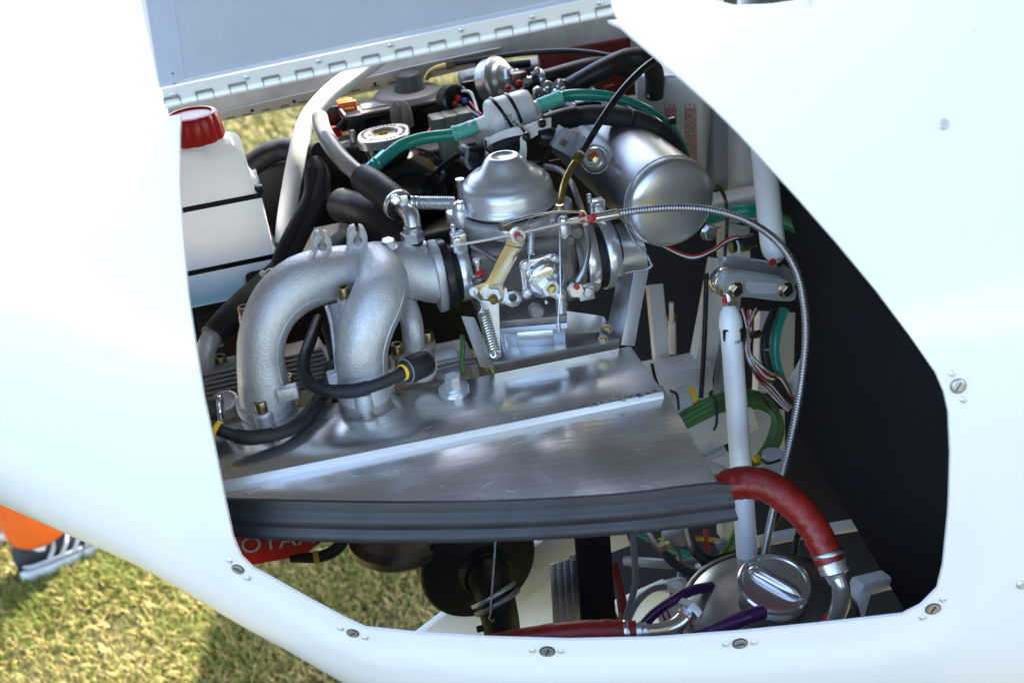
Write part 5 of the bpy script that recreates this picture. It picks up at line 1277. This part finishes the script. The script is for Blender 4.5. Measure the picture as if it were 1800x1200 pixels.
tube('tie_tail', [(905, 212, .985), (918, 226, .972), (926, 240, .966)], 3, plast, ww, 8, 5)
gc = thing('grey_connector', 'grey sensor plug beside the airbox neck', 'connector', (995, 248, .99))
gax = ((A*.75 - Z*.55).normalized(), (B).normalized(), (Z*.75 + A*.55).normalized())
box('housing', (994, 248, .99), gax, (23, 14, 19), greyc, gc, 3); box('latch', (1004, 234, .985), gax, (9, 10, 4), greyc, gc, 1); box('window', (990, 252, .976), gax, (6, 1.5, 5), mat('brown window', (.10, .06, .05), .4), gc, .5); box('rim', (1012, 255, .985), gax, (3, 16, 21), greyc, gc, 1)
lathe('collar', [(8, 0), (8, 14)], P(1010, 262, .985), (A*.8 - Z*.5).normalized(), chrome, gc, 16); lathe('boot', [(14, -6), (17, 0), (16, 18), (12, 26)], P(972, 240, .995), -A + Z*.2, plast, gc, 18)
bc_ = thing('choke_cable_casing', 'black cable casing running down from the upper right to a brass elbow', 'cable casing', (1060, 200, .97))
tube('casing', [(1160, 100, 1.0), (1128, 124, .985), (1092, 162, .97), (1055, 215, .96), (1024, 266, .955)], [6.5, 6.5, 6.5, 6.5, 6], plast, bc_, 14, 8)
tube('elbow', [(1016, 278, .953), (1004, 296, .945), (992, 322, .935), (986, 350, .92), (984, 362, .915)], 6.5, brass, bc_, 14, 8)
lathe('nut', [(10, -2), (11, 0), (11, 16), (9, 18)], P(1012, 285, .951), (P(1024, 266, .955)-P(1014, 282, .951)).normalized(), golddk, bc_, 6)
ring('paint_ring', 6.5, 7.4, 0, 4, P(1020, 272, .954), (P(1055, 215, .96)-P(1024, 266, .955)).normalized(), whiteink, bc_, 16, bev=.3)
lathe('lower_nut', [(8, -6), (9, -4), (9, 5), (7, 7)], P(984, 366, .914), Z, gold, bc_, 12)

# ================================================================== silver box with red print
sb = thing('labelled_box', 'silver foil box printed with columns of red text behind the airbox', 'box', (1190, 280, 1.15))
sx_, sy_ = (A*.82 + NB*.57).normalized(), (B*.82 + A*.57).normalized()
sbc = P(1188, 235, 1.20)
box('case', sbc, (sx_, sy_, Z), (60, 48, 118), silverlb, sb, 8, 3)
sfront = sbc - sy_*m(48.4, 1.20); s12 = m(1, 1.2)
rr_ = random.Random(11)
for col_, x0 in ((0, -8), (1, 26)):
    for k in range(8):
        xx = x0 + k*2.6; y = 70 - (8 if k % 3 else 0)
        while y > -62:
            l = rr_.uniform(3, 11); V, Fc = box_geo(sfront + sx_*(xx*s12) + Z*((y-l/2)*s12), sx_, sy_, Z, .75*s12, .15*s12, l/2*s12)
            y -= l + rr_.uniform(1.0, 2.2)
            if k == 0 and y > 60: VV, FF = [], []
            try: n = len(VV)
            except NameError: VV, FF = [], []; n = 0
            VV += V; FF += [tuple(i+n for i in f) for f in Fc]
    o_ = mesh('red_print', VV, FF, redink, sb); o_['kind'] = 'stuff'; VV, FF = [], []
box('clip', P(1142, 156, 1.14), ABZ, (5, 5, 16), aluw, sb, 3)

# ================================================================== firewall and white frame on the right
fw = thing('firewall', 'black foam lined firewall panel behind the right edge of the opening', 'firewall', (1560, 1000, .90))
fpl2 = Plane((1405, 330, 1.03), (1720, 850, .84), (1395, 745, 1.05))
plate('foam_panel', [(1330, 200), (1420, 260), (1760, 560), (1760, 1130), (1612, 1112), (1500, 920), (1396, 748), (1412, 560), (1404, 430)], fpl2, .012, black, fw, bevel=.001)
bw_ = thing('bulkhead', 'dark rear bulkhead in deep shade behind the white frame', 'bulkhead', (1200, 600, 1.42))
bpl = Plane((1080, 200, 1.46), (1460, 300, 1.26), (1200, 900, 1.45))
plate('sheet', [(1010, 90), (1500, 60), (1640, 1160), (980, 1160)], bpl, .003, black, bw_)  # black sheet put in to give the deep shade of the gap
fr = thing('engine_subframe', 'white painted box section frame at the back right of the bay', 'frame', (1280, 700, 1.12))
def beam(name, p0, p1, w, h, material=boxw, parent=fr, up=Z, bevel=2):
    a, b = pt(p0), pt(p1); e = (b-a).normalized(); f = up.cross(e).normalized(); g = e.cross(f); s = ((a+b)/2-CAM).dot(FZ)/FPX
    V, Fc = box_geo((a+b)/2, e, f, g, (b-a).length/2, w*s, h*s)
    return mesh(name, V, Fc, material, parent, 38, bevel*s)
beam('cross_beam', (1240, 372, 1.13), (1350, 352, 1.13), 22, 24)
beam('upright_panel', (1312, 120, 1.19), (1314, 345, 1.17), 26, 24, up=B); beam('side_panel', (1262, 150, 1.20), (1268, 330, 1.19), 22, 16, up=B, material=mat('grey shaded metal', (.30, .30, .31), .5))  # side panel's shade is put into its grey base colour
beam('upright', (1288, 400, 1.13), (1290, 480, 1.12), 22, 20, up=B)
beam('leg', (1268, 455, 1.13), (1222, 700, 1.15), 21, 12, up=B)
beam('leg', (1292, 470, 1.14), (1266, 720, 1.15), 12, 12, up=B, material=mat('grey shaded metal', (.30, .30, .31), .5))  # same grey, with shade put into the colour
beam('lower_beam', (1120, 672, 1.14), (1246, 650, 1.14), 26, 26)
beam('lower_beam', (1150, 800, 1.13), (1320, 720, 1.13), 16, 34); beam('lower_panel', (1180, 880, 1.15), (1290, 830, 1.15), 14, 58)
beam('back_panel', (1362, 548, 1.20), (1358, 690, 1.20), 36, 10, up=B); beam('back_panel', (1340, 720, 1.20), (1340, 830, 1.20), 40, 10, up=B)
beam('thin_leg', (1150, 500, 1.16), (1165, 660, 1.16), 14, 8, up=B); beam('shelf', (1230, 818, .99), (1310, 850, 1.0), 26, 3)
tube('brace', [(1440, 590, 1.10), (1410, 650, 1.10), (1380, 700, 1.12)], 12, boxw, fr, 14, 5)
for x, y in ((1238, 400),): bolt('bolt', 'hex', P(1246, 408, 1.06), NB, 12, 10, chrome, fr)
ga = thing('gas_strut', 'slim grey rod with a brass nut deep in the dark gap', 'rod', (1185, 640, 1.22))
lathe('rod', [(7, 0), (7, 62), (4, 62), (4, 100)], P(1182, 620, 1.22), Z, boxw, ga, 14); lathe('nut', [(11, 0), (11, 10)], P(1180, 564, 1.22), Z, golddk, ga, 6); lathe('foot', [(26, 0), (24, 12), (14, 20)], P(1197, 648, 1.20), Z, boxw, ga, 24)
st = thing('landing_strut', 'white round strut ending in a cone with a red marked bolt', 'strut', (1362, 450, 1.02))
tube('tube', [(1330, 120, 1.06), (1342, 260, 1.04), (1352, 370, 1.025), (1358, 425, 1.02)], [22, 22, 22, 22], tubew, st, 24, 6)
tube('cone', [(1357, 420, 1.02), (1361, 442, 1.018), (1365, 458, 1.016)], [22, 21, 12], tubew, st, 24, 4); lathe('stud', [(6, 0), (6, 30)], P(1364, 458, 1.012), -Z, zinc, st, 12); bolt('nut', 'nut', P(1364, 466, 1.008), Z, 10, 8, alud, st); lathe('paint_mark', [(6, 0), (6, 6), (2, 7)], P(1357, 462, .998), NB + Z, redm, st, 8)
bk = thing('bell_crank', 'pale machined bell crank with two gold bolts', 'bell crank', (1330, 510, .96))
crk = mat('pale grey crank', (.40, .42, .43), .4, .4)
for d_, dy in ((.955, 0), (1.0, -24)):
    pl = PN((1330, 500+dy, d_), NB + A*.12)
    plate('arm', rpoly([(1272, 480+dy), (1300, 478+dy), (1380, 490+dy), (1402, 505+dy), (1400, 530+dy), (1370, 530+dy), (1310, 522+dy), (1284, 524+dy), (1268, 505+dy)], 12), pl, .008, crk, bk, bevel=.001)
pl = PN((1330, 500, .955), NB + A*.12)
prism('pocket', [pl.at(x, y, .0004) for x, y in rpoly([(1313, 494), (1366, 498), (1366, 516), (1318, 516), (1310, 506)], 6)], -pl.n*.0004, mat('crank pocket', (.50, .52, .53), .5, .3), bk)
for x, y in ((1292, 509), (1380, 509)): bolt('bolt', 'hex', pl.at(x, y), pl.n, 11.5, 10, gold, bk)
ring('bearing', 14, 26, -10, 10, P(1272, 494, .975), NB + A*.2, chrome, bk); lathe('bearing_ball', [(10, -12), (14, -4), (14, 4), (10, 12)], P(1272, 494, .975), NB + A*.2, alud, bk, 24)
pr = thing('push_rod', 'long white push rod marked with two black arrows and UP', 'push rod', (1316, 985, .95))
pr0, pr1 = P(1283, 552, .955), P(1316, 1010, .965); pax = (pr1-pr0).normalized(); prl = (pr1-pr0).length/m(1, .957)
lathe('rod', [(11, -14), (13, -12), (19, 4), (20.5, 14), (20.5, 24), (19.2, 28), (19, 62), (19.3, 63), (19.3, 66), (19, 67), (19, prl)], pr0, pax, tubew, pr, 36, 35, s=m(1, .957))
bolt('nut', 'nut', pr0 - pax*m(22, .957), pax, 12, 9, gold, pr); lathe('stud', [(9, -40), (9, -10)], pr0, pax, zinc, pr, 14); lathe('paint_mark', [(4, 0), (5, 4), (3, 14)], P(1274, 532, .938), Z, redm, pr, 8)
ring('rod_end', 10, 19, -9, 9, P(1276, 500, .97), NB + A*.2, alud, pr)
def on_rod(x, y):  # point on the rod's near surface
    r = ray(x, y); q = P(x, y, .955); c0 = pr0 + pax*((q-pr0).dot(pax)); n_ = (NB - pax*NB.dot(pax)).normalized(); s_ = pax.cross(n_).normalized()
    R_ = m(19.6, .957); lx = max(-.97, min(.97, (q-c0).dot(s_)/R_)); return c0 + s_*(lx*R_) + n_*(R_*math.sqrt(1-lx*lx)), n_, s_
for x in (1298, 1266):
    pts = [(x, 572), (x+7, 583), (x+3, 583), (x+3, 600), (x-3, 600), (x-3, 583), (x-7, 583)]
    P3 = [on_rod(a, b)[0] for a, b in pts]; n_ = on_rod(x, 590)[1]
    prism('arrow', [q + n_*.0002 for q in P3], n_*.0003, ink, pr)
q, n_, s_ = on_rod(1288, 601); text('up_mark', 'UP', q + n_*.0004, -s_ if s_.dot(RX) < 0 else s_, -pax, m(8, .95), ink, pr, .0001)

# green loom, wires, plugs
gl = thing('green_loom', 'bundle of green wires looping behind the push rod', 'wiring loom', (1250, 710, 1.05))
for k, (dx, dy, dd) in enumerate(((0, 0, 0), (3, 9, -.003), (-2, 16, 0), (4, -8, .004))):
    tube('wire', [(1190+dx, 742+dy, 1.05+dd), (1225, 722+dy, 1.05+dd), (1265, 704+dy, 1.05+dd), (1310, 696+dy*.8, 1.06+dd), (1345, 706+dy*.7, 1.07+dd), (1368-dy*.4, 735+dx, 1.07+dd), (1362-dy*.6, 775+dx, 1.07+dd), (1335-dy*.3, 808, 1.07+dd), (1318, 818, 1.07+dd)], 6.5, greenw, gl, 10, 8)
for pts in ([(1246, 690, 1.03), (1258, 706, 1.03), (1260, 740, 1.03), (1255, 755, 1.04)], [(1330, 688, 1.04), (1350, 712, 1.04), (1362, 722, 1.05)]): tube('tie', pts, 2.6, plast, gl, 8, 6)
gp_ = thing('grey_plug', 'pale grey plug with a yellow seal on the green loom', 'connector', (1200, 705, 1.06))
lathe('plug', [(20, 0), (22, 2), (22, 22), (24, 24), (24, 44), (20, 46)], P(1168, 712, 1.06), (A + Z*.06).normalized(), mat('pale grey plastic', (.42, .43, .44), .4), gp_, 8); ring('yellow_seal', 12, 19, 46, 56, P(1168, 712, 1.06), (A + Z*.06).normalized(), yellow, gp_); tube('tie', [(1178, 686, 1.03), (1190, 694, 1.025), (1193, 720, 1.025)], 2.5, plast, gp_, 8, 5)
gp2 = thing('white_plug', 'white plug with a yellow seal behind the foot of the conduit', 'connector', (1355, 800, 1.05))
lathe('plug', [(18, 0), (20, 3), (20, 34), (16, 37)], P(1358, 825, 1.04), Z, mat('pale grey plastic', (.42, .43, .44), .4), gp2, 10); box('yellow_seal', (1330, 806, 1.04), ABZ, (6, 5, 6), yellow, gp2, 2); tube('tie', [(1338, 806, 1.02), (1350, 814, 1.018), (1372, 808, 1.02)], 2.5, plast, gp2, 8, 5)
rng4 = random.Random(4)
wb = thing('thin_wires', 'spray of thin red, white and dark wires right of the push rod', 'wires', (1330, 640, 1.09))
for k in range(14):
    mt_ = [whitew, redw, whitew, plast, whitew, redw, greenw][k % 7]
    x0 = 1304 + k*2.2
    tube('wire', [(x0, 545 + rng4.uniform(-4, 4), 1.10), (1316 + rng4.uniform(-4, 6), 578, 1.085), (1312 + rng4.uniform(-6, 8), 620, 1.08), (1325 + k*2.0, 655 + rng4.uniform(-6, 6), 1.08), (1352 + k*2, 690 - k*2, 1.09), (1385 + k, 722 - k, 1.10)], 1.7, mt_, wb, 6, 6)
box('tie_head', P(1328, 588, 1.07), ABZ, (11, 5, 6), plast, wb, 2)
wr = thing('red_white_wires', 'twisted red and white wires below the airbox cap', 'wires', (1240, 440, 1.03))
for k, mt_ in enumerate((redw, whitew, plast)): tube('wire', [(1120, 400 + k*3, 1.06), (1170, 432 + k*3, 1.04), (1215, 450 + k*3, 1.03), (1250, 440 + k*2, 1.03), (1275, 422 + k*3, 1.04), (1298, 416 + k*2, 1.05), (1318, 424, 1.06)], 2.4, mt_, wr, 8, 7)
lathe('plug', [(12, 0), (12, 24), (9, 30)], P(1284, 434, 1.06), A, plast, wr, 16); ring('plug_ring', 11, 14, 8, 14, P(1284, 434, 1.06), A, whitew, wr); lathe('plug', [(14, 0), (14, 26)], P(1302, 430, 1.05), A + Z*.1, plast, wr, 18)
rh = thing('hose_pair', 'teal and dark hoses bending together right of the push rod', 'hose', (1365, 620, 1.10))
tube('teal_hose', [(1378, 545, 1.11), (1366, 580, 1.10), (1362, 620, 1.10), (1370, 660, 1.10), (1385, 695, 1.11)], 9, teal, rh, 14, 7); tube('dark_hose', [(1362, 545, 1.10), (1347, 585, 1.09), (1345, 625, 1.09), (1358, 665, 1.09), (1385, 700, 1.10), (1400, 730, 1.11)], 8, rubber, rh, 14, 7); ring('clear_band', 8, 9, -3, 3, P(1345, 612, 1.09), Z, greyh, rh)
bcl = tube('black_cable', [(1258, 325, 1.04), (1268, 335, 1.04), (1276, 355, 1.04), (1278, 395, 1.05), (1274, 450, 1.06)], 3.2, plast, None, 10, 7); tag(bcl, 'thin black cable looping behind the airbox cap', 'cable')
bcl = tube('black_cable', [(1242, 480, 1.10), (1238, 600, 1.10), (1232, 700, 1.09)], 4.5, plast, None, 10, 7); tag(bcl, 'straight black cable beside the white frame leg', 'cable')
bcl = tube('black_cable', [(1146, 640, 1.02), (1152, 665, 1.01), (1162, 690, 1.0), (1182, 720, 1.0), (1196, 760, 1.01)], 3, plast, None, 10, 7); tag(bcl, 'black cable along the right edge of the baffle plate', 'cable')

# ================================================================== oil tank, cap and hoses
ot = thing('oil_tank', 'dark round oil tank with a chrome grip cap', 'oil tank', (1345, 1120, .87))
oc_ = P(1352, 1072, .905); os_ = m(1, .905)
tank = mat('dark polished tank', (.40, .385, .37), .28, .85, var=.3, vscale=20)
lathe('body', [(150, -120), (150, -8), (147, -2), (140, 4), (100, 14), (70, 18)], oc_, Z, tank, ot, 64, 40)
ring('rim', 146, 153, -6, 3, oc_, Z, mat('rim steel', (.34, .33, .32), .3, 1.), ot, 72)
lathe('neck', [(62, 10), (60, 14), (56, 20), (56, 40), (60, 44)], oc_ + A*(4*os_), Z, tank, ot, 44)
kc = P(1361, 1028, .872); ks = m(1, .872); kax = (Z*.96 + NB*.16).normalized()
lathe('cap', [(58, -22), (62, -18), (63, -4), (64, 0), (64, 6), (61, 9), (56, 9), (54, 6), (20, 5)], kc, kax, chrome, ot, 56, 35)
gx = vec(.62, .78); gx = (gx - kax*gx.dot(kax)).normalized(); gy = kax.cross(gx)
V, Fc = [], []; rows = []
for i in range(17):
    u = -1 + 2*i/16; w_ = 14*math.sqrt(max(.02, 1-u**4)); h_ = 17*(1-u**6)
    for k in range(9):
        a = math.pi*k/8; V.append(kc + gx*(u*54*ks) + gy*(w_*math.cos(a)*ks) + kax*((5 + h_*math.sin(a)**.7)*ks))
for i in range(16):
    for k in range(8): Fc.append((i*9+k, i*9+k+1, (i+1)*9+k+1, (i+1)*9+k))
mesh('cap_grip', V, Fc, chrome, ot, 60)
ue = thing('oil_hose', 'red fire sleeved hose arching up from the oil tank', 'oil hose', (1400, 900, .86))
def rumple(pts, r, name, parent, seg=22, n=16, amp=.03, seed=1):
    path = spline(pts, n); ds = [(p-CAM).dot(FZ) for p in path]; V, Fc = [], []
    g = tube_geo(path, lambda i, u: m(lerpl(r, u), ds[i]), seg); rg_ = random.Random(seed); ph = [rg_.uniform(0, 6) for _ in range(4)]
    V = []
    for q, v in enumerate(g[0]):
        i, k = divmod(q, seg); c_ = path[i]; a = 2*math.pi*k/seg
        f = 1 + amp*(math.sin(i*.55 + 2*math.sin(a + ph[0])) * .6 + .5*math.sin(i*.9 + a*2 + ph[1]))
        V.append(c_ + (v-c_)*f)
    return mesh(name, V, g[1], redhose, parent, 60)
rumple([(1240, 872, .875), (1268, 858, .87), (1305, 848, .862), (1350, 855, .855), (1395, 886, .848), (1432, 930, .842), (1458, 985, .838)], [25, 27, 29, 29, 28, 27, 26], 'sleeve', ue)
hx = (P(1470, 1010, .836) - P(1455, 965, .839)).normalized()
ring('sleeve_band', 27, 28.5, -4, 5, P(1455, 972, .839), hx, alud, ue); lathe('ferrule', [(25, 0), (26, 2), (26, 20), (20, 24), (17, 34), (17, 38)], P(1461, 985, .838), hx, alu, ue, 28)
tube('elbow', [(1468, 1005, .836), (1478, 1032, .834), (1477, 1060, .836), (1464, 1090, .842), (1448, 1110, .85)], [17, 16, 16, 16, 16], chrome, ue, 20, 7); ring('red_mark', 14, 17.5, -3, 4, P(1462, 1092, .842), Z*.8 + NB*.3 + A*.4, redp, ue)
ul = thing('oil_hose', 'red sleeved hose lying along the lower edge of the opening', 'oil hose', (1000, 1120, .83))
rumple([(760, 1150, .86), (830, 1138, .85), (900, 1128, .842), (980, 1118, .836), (1060, 1112, .832), (1118, 1112, .83)], [12, 17, 21, 24, 24, 21], 'sleeve', ul, amp=.02, seed=3)
hx = (P(1170, 1108, .83) - P(1118, 1112, .83)).normalized()
ring('clamp', 22, 23.5, -5, 5, P(1100, 1112, .831), hx, chrome, ul); lathe('ferrule', [(20, 0), (21, 2), (21, 9), (17, 12), (17, 20), (14, 22)], P(1117, 1112, .83), hx, alu, ul, 28)
tube('elbow', [(1132, 1111, .83), (1165, 1108, .832), (1192, 1096, .838), (1212, 1074, .846)], [14, 15, 15, 15], chrome, ul, 20, 7)
uax = (P(1222, 1062, .85) - P(1203, 1084, .842)).normalized()
for k, r_ in enumerate((17, 16, 17.5)): ring('collar', 13, r_, 3*k, 3*k+2.2, P(1201, 1086, .842), uax, chrome, ul, bev=.5)
bolt('nut', 'nut', P(1208, 1078, .845), uax, 25, 16, chrome, ul); ring('red_mark', 15, 16.6, -2, 2, P(1201, 1087, .842), uax, redp, ul)
for pts, r, lb in (([(1215, 1125, .83), (1245, 1112, .832), (1280, 1098, .836), (1312, 1084, .842), (1340, 1075, .85)], [11, 12, 13, 14, 13], 'glossy purple hose pushed onto the oil tank neck'), ([(1130, 1100, .90), (1150, 1078, .90), (1180, 1056, .905), (1215, 1038, .915), (1250, 1030, .93)], 9, 'darker purple hose arching behind the oil tank')):
    tag(tube('purple_hose', pts, r, purple, None, 16, 7), lb, 'hose')

hc = thing('hose_tangle', 'tangle of dark hoses and fittings in the shade behind the oil tank', 'hoses', (1200, 1000, 1.05))
for pts, r_, mt_ in (([(1140, 935, 1.12), (1165, 970, 1.08), (1200, 1000, 1.06), (1240, 1010, 1.05), (1285, 1000, 1.05)], 8, rubber), ([(1210, 930, 1.1), (1220, 965, 1.06), (1250, 985, 1.05), (1300, 975, 1.06)], 10, rubber),
        ([(1170, 930, 1.14), (1190, 960, 1.12), (1195, 1010, 1.08), (1180, 1050, 1.06)], 5, greycc), ([(1330, 1000, 1.0), (1390, 985, 1.0), (1450, 1000, 1.0), (1500, 1040, 1.0)], 9, rubber), ([(1395, 1000, .98), (1400, 950, 1.0), (1420, 900, 1.04)], 6, rubber),
        ([(1150, 950, 1.13), (1210, 945, 1.12), (1270, 950, 1.12)], 4, yellow), ([(1240, 930, 1.08), (1243, 975, 1.07), (1235, 1020, 1.05)], 4, redw), ([(1300, 1010, 1.0), (1340, 990, 1.02), (1350, 940, 1.06), (1380, 880, 1.08)], 7, rubber), ([(1330, 860, 1.08), (1350, 880, 1.07), (1380, 890, 1.07), (1410, 920, 1.07)], 5, whitew)):
    tube('hose', pts, r_, mt_, hc, 12, 7)
for x, y, d_, mt_ in ((1160, 965, 1.08, golddk), (1225, 1002, 1.05, alud), (1260, 960, 1.06, greyc), (1345, 975, 1.02, alud)):
    lathe('fitting', [(10, 0), (11, 2), (11, 10), (8, 12), (8, 20)], P(x, y, d_), (A + Z*.3).normalized(), mt_, hc, 6)
box('valve', (1185, 945, 1.12), ABZ, (20, 12, 14), greyc, hc, 3); box('valve', (1275, 925, 1.12), ABZ, (12, 12, 20), boxw, hc, 3)
# ================================================================== below the baffle: red cover, exhaust, frame
rcv = thing('red_engine_cover', 'red gloss engine cover with pale outlined lettering under the seal', 'engine cover', (470, 970, 1.0))
rpl = PN((480, 950, 1.0), NB + Z*.12)
plate('cover', rpoly([(330, 800), (610, 800), (585, 935), (562, 955), (535, 977), (440, 994), (330, 1010)], 4), rpl, .05, redcov, rcv, bevel=.002)
sg_ = m(1, 1.0)
lx = (rpl.at(530, 938) - rpl.at(440, 952)).normalized(); ly = rpl.n.cross(lx)
tx = text('lettering', 'ROTAX', rpl.at(474, 953, .0012), lx, ly, m(46, 1.0), greyink, rcv, .0003)
tube('trim', [rpl.at(600, 925, .001), rpl.at(562, 955, .001), rpl.at(545, 972, .001)], 1.2, aluw, rcv, 6, 3)
lp = thing('cable_loop', 'black cable loop with a yellow band below the seal', 'cable', (575, 975, .99))
tube('cable', [(510, 982, .985), (535, 980, .985), (562, 978, .985), (588, 967, .985), (602, 948, .985), (604, 920, .985)], [6, 9, 10, 11, 12, 12], rubber, lp, 14, 7); ring('band', 10, 11.5, -5, 5, P(556, 979, .985), A, mat('dirty yellow tape', (.42, .30, .03), .5), lp)
ex = thing('exhaust', 'dark heat stained exhaust pan, cone and outlet pipe under the seal', 'exhaust', (850, 1000, 1.02))
lathe('pan', [(10, -22), (50, -18), (84, -4), (92, 6), (92, 20), (80, 30)], P(706, 945, 1.04), Z, steeld, ex, 44)
eax = (NB*.9 + A*.12 + Z*.10).normalized()
lathe('cone', [(102, -60), (106, -8), (106, 0), (103, 4), (70, 14), (48, 22), (42, 40)], P(842, 990, 1.03), eax, mat('sooty steel', (.022, .021, .02), .5, .6, var=.4, vscale=15), ex, 56)
ring('cone_rim', 104, 107.5, -6, 1, P(842, 990, 1.03), eax, steeld, ex, 56)
eax2 = (NB*.6 + A*.25 - Z*.7).normalized()
ring('collar', 38, 44, -6, 2, P(868, 1046, .978), eax2, alud, ex); ring('collar', 38, 45, 8, 17, P(868, 1046, .978), eax2, mat('grey collar', (.22, .22, .20), .4, .6), ex)
tube('outlet', [P(842, 990, 1.03) + eax*m(30, 1.03), P(842, 990, 1.03) + eax*m(56, 1.03), (872, 1058, .975), (880, 1092, .985), (884, 1130, .99), (884, 1180, 1.0)], [38, 36, 34, 32, 32], mat('sooty steel', (.022, .021, .02), .5, .6), ex, 28, 6)
lathe('stub', [(6, 0), (6, 20)], P(838, 1106, .985), A, blackm, ex, 12); tube('stay', [(668, 990, 1.03), (700, 982, 1.03), (738, 994, 1.03)], 4, golddk, ex, 8, 4); bolt('stay_bolt', 'nut', P(712, 990, 1.02), NB, 8, 8, gold, ex)
sw = thing('safety_wire', 'twisted safety wire hanging in front of the exhaust cone', 'wire', (865, 1080, .95))
V1 = coil_geo((871, 950, .955), (862, 1078, .952), m(1.3, .95), m(.9, .95), 26, 5, 8); V2 = coil_geo(P(871, 950, .955) + B*.0003, (862, 1078, .952), m(-1.3, .95), m(.9, .95), 26, 5, 8)
mesh('strand', V1[0], V1[1], alu, sw, 60); mesh('strand', V2[0], V2[1], alu, sw, 60); tube('hook', [(862, 1078, .952), (860, 1086, .95), (866, 1092, .95), (868, 1086, .95)], 1.2, alu, sw, 6, 5)
lf = thing('lower_frame', 'white diagonal frame beams below the seal', 'frame', (900, 1090, 1.1))
beam('diagonal', (700, 1178, 1.12), (1030, 926, 1.12), 8, 44, parent=lf); beam('panel', (850, 1120, 1.16), (1010, 1040, 1.16), 8, 60, parent=lf); beam('panel', (1090, 1090, 1.20), (1180, 1050, 1.20), 8, 44, parent=lf); beam('gusset', (1060, 950, 1.2), (1100, 935, 1.2), 8, 26, parent=lf)
rgf = thing('regulator_block', 'finned metal rectifier block beside the black strap', 'rectifier', (995, 1050, 1.06))
for k in range(4): beam('fin', (976 + 12*k, 990 - 4*k, 1.07), (982 + 12*k, 1105 - 4*k, 1.07), 10, 1.6, parent=rgf, up=B, material=alud, bevel=.4)
beam('block', (1002, 1000, 1.09), (1008, 1100, 1.09), 22, 12, parent=rgf, up=B, material=alud); bolt('bolt', 'pan', P(1007, 978, 1.05), NB, 7, 6, zinc, rgf)
o_ = beam('battery_strap', (1038, 900, 1.03), (1054, 1120, 1.03), 32, 6, parent=None, up=B, material=black); tag(o_, 'wide matt black strap hanging below the seal', 'strap')
o_ = tube('red_tube', [(1080, 990, 1.07), (1092, 1050, 1.06), (1100, 1110, 1.05)], [7, 9, 10], redhose, None, 14, 6); tag(o_, 'thin red tube right of the matt black strap', 'hose')
for pts, r, lb in (([(1112, 930, 1.05), (1116, 990, 1.05), (1116, 1030, 1.05), (1100, 1085, 1.05), (1090, 1110, 1.05)], 6, 'grey cable hanging straight down below the seal'), ([(1175, 1030, 1.06), (1145, 1036, 1.05), (1120, 1058, 1.04), (1104, 1090, 1.04), (1098, 1115, 1.04)], 6, 'grey cable curving to the white tee fitting'), ([(1290, 940, 1.15), (1270, 985, 1.14), (1225, 990, 1.13), (1170, 990, 1.14), (1100, 985, 1.18)], 9, 'grey pipe lying across the dark gap above the tank')):
    tag(tube('grey_cable', pts, r, greycc, None, 12, 7), lb, 'cable')
tee = thing('white_tee', 'white plastic tee fitting behind the oil tank', 'fitting', (1190, 1030, 1.05))
lathe('body', [(8, 0), (11, 3), (13, 18), (15, 30), (12, 40)], P(1168, 1030, 1.06), A - Z*.25, boxw, tee, 18); lathe('branch', [(9, 0), (10, 12)], P(1190, 1036, 1.055), Z, boxw, tee, 14)
wl = thing('warning_label', 'small white sticker with red stripes behind the purple hose', 'sticker', (1175, 1080, .98))
wp = PN((1172, 1080, .985), NB*.8 + Z*.5)
plate('sticker', [(1152, 1072), (1188, 1056), (1196, 1078), (1164, 1104)], wp, .001, boxw, wl)
for k in range(2): plate('stripe', [(1160+9*k, 1072-4*k), (1163+9*k, 1071-4*k), (1174+9*k, 1096-5*k), (1171+9*k, 1098-5*k)], wp, .0004, redm, wl, off=.0006)
for pts, lb in (([(1090, 915, 1.2), (1150, 950, 1.2), (1210, 975, 1.18), (1270, 985, 1.17), (1340, 975, 1.17)], 'teal hose in the dark below the seal'),): tag(tube('teal_hose', pts, 7, teal, None, 12, 6), lb, 'hose')
gy_ = tube('green_cable', [(1262, 985, 1.10), (1280, 960, 1.10), (1296, 925, 1.10), (1300, 890, 1.10)], 6, mat('bright green wire', (.06, .28, .04), .4), None, 10, 6); tag(gy_, 'bright green wire left of the push rod foot', 'wire')
wbk = thing('corner_bracket', 'white square tube bracket at the lower right of the opening', 'bracket', (1510, 1080, .86))
beam('post', (1490, 1110, .915), (1512, 1034, .91), 14, 16, parent=wbk, up=B, material=tubew, bevel=5); beam('arm', (1503, 1032, .91), (1600, 1008, .97), 14, 14, parent=wbk, material=tubew, bevel=5)
rl = tube('white_rail', [(1330, 952, 1.02), (1400, 938, 1.03), (1480, 926, 1.05), (1570, 912, 1.08)], 11, tubew, None, 14, 5); tag(rl, 'white tube crossing behind the red oil hose', 'tube')
wt = tube('cabin_tube', [(1318, -60, 1.1), (1318, 10, 1.08), (1318, 60, 1.06)], 22, tubew, None, 16, 5); tag(wt, 'white tube glimpsed through the slot at the top edge', 'tube')
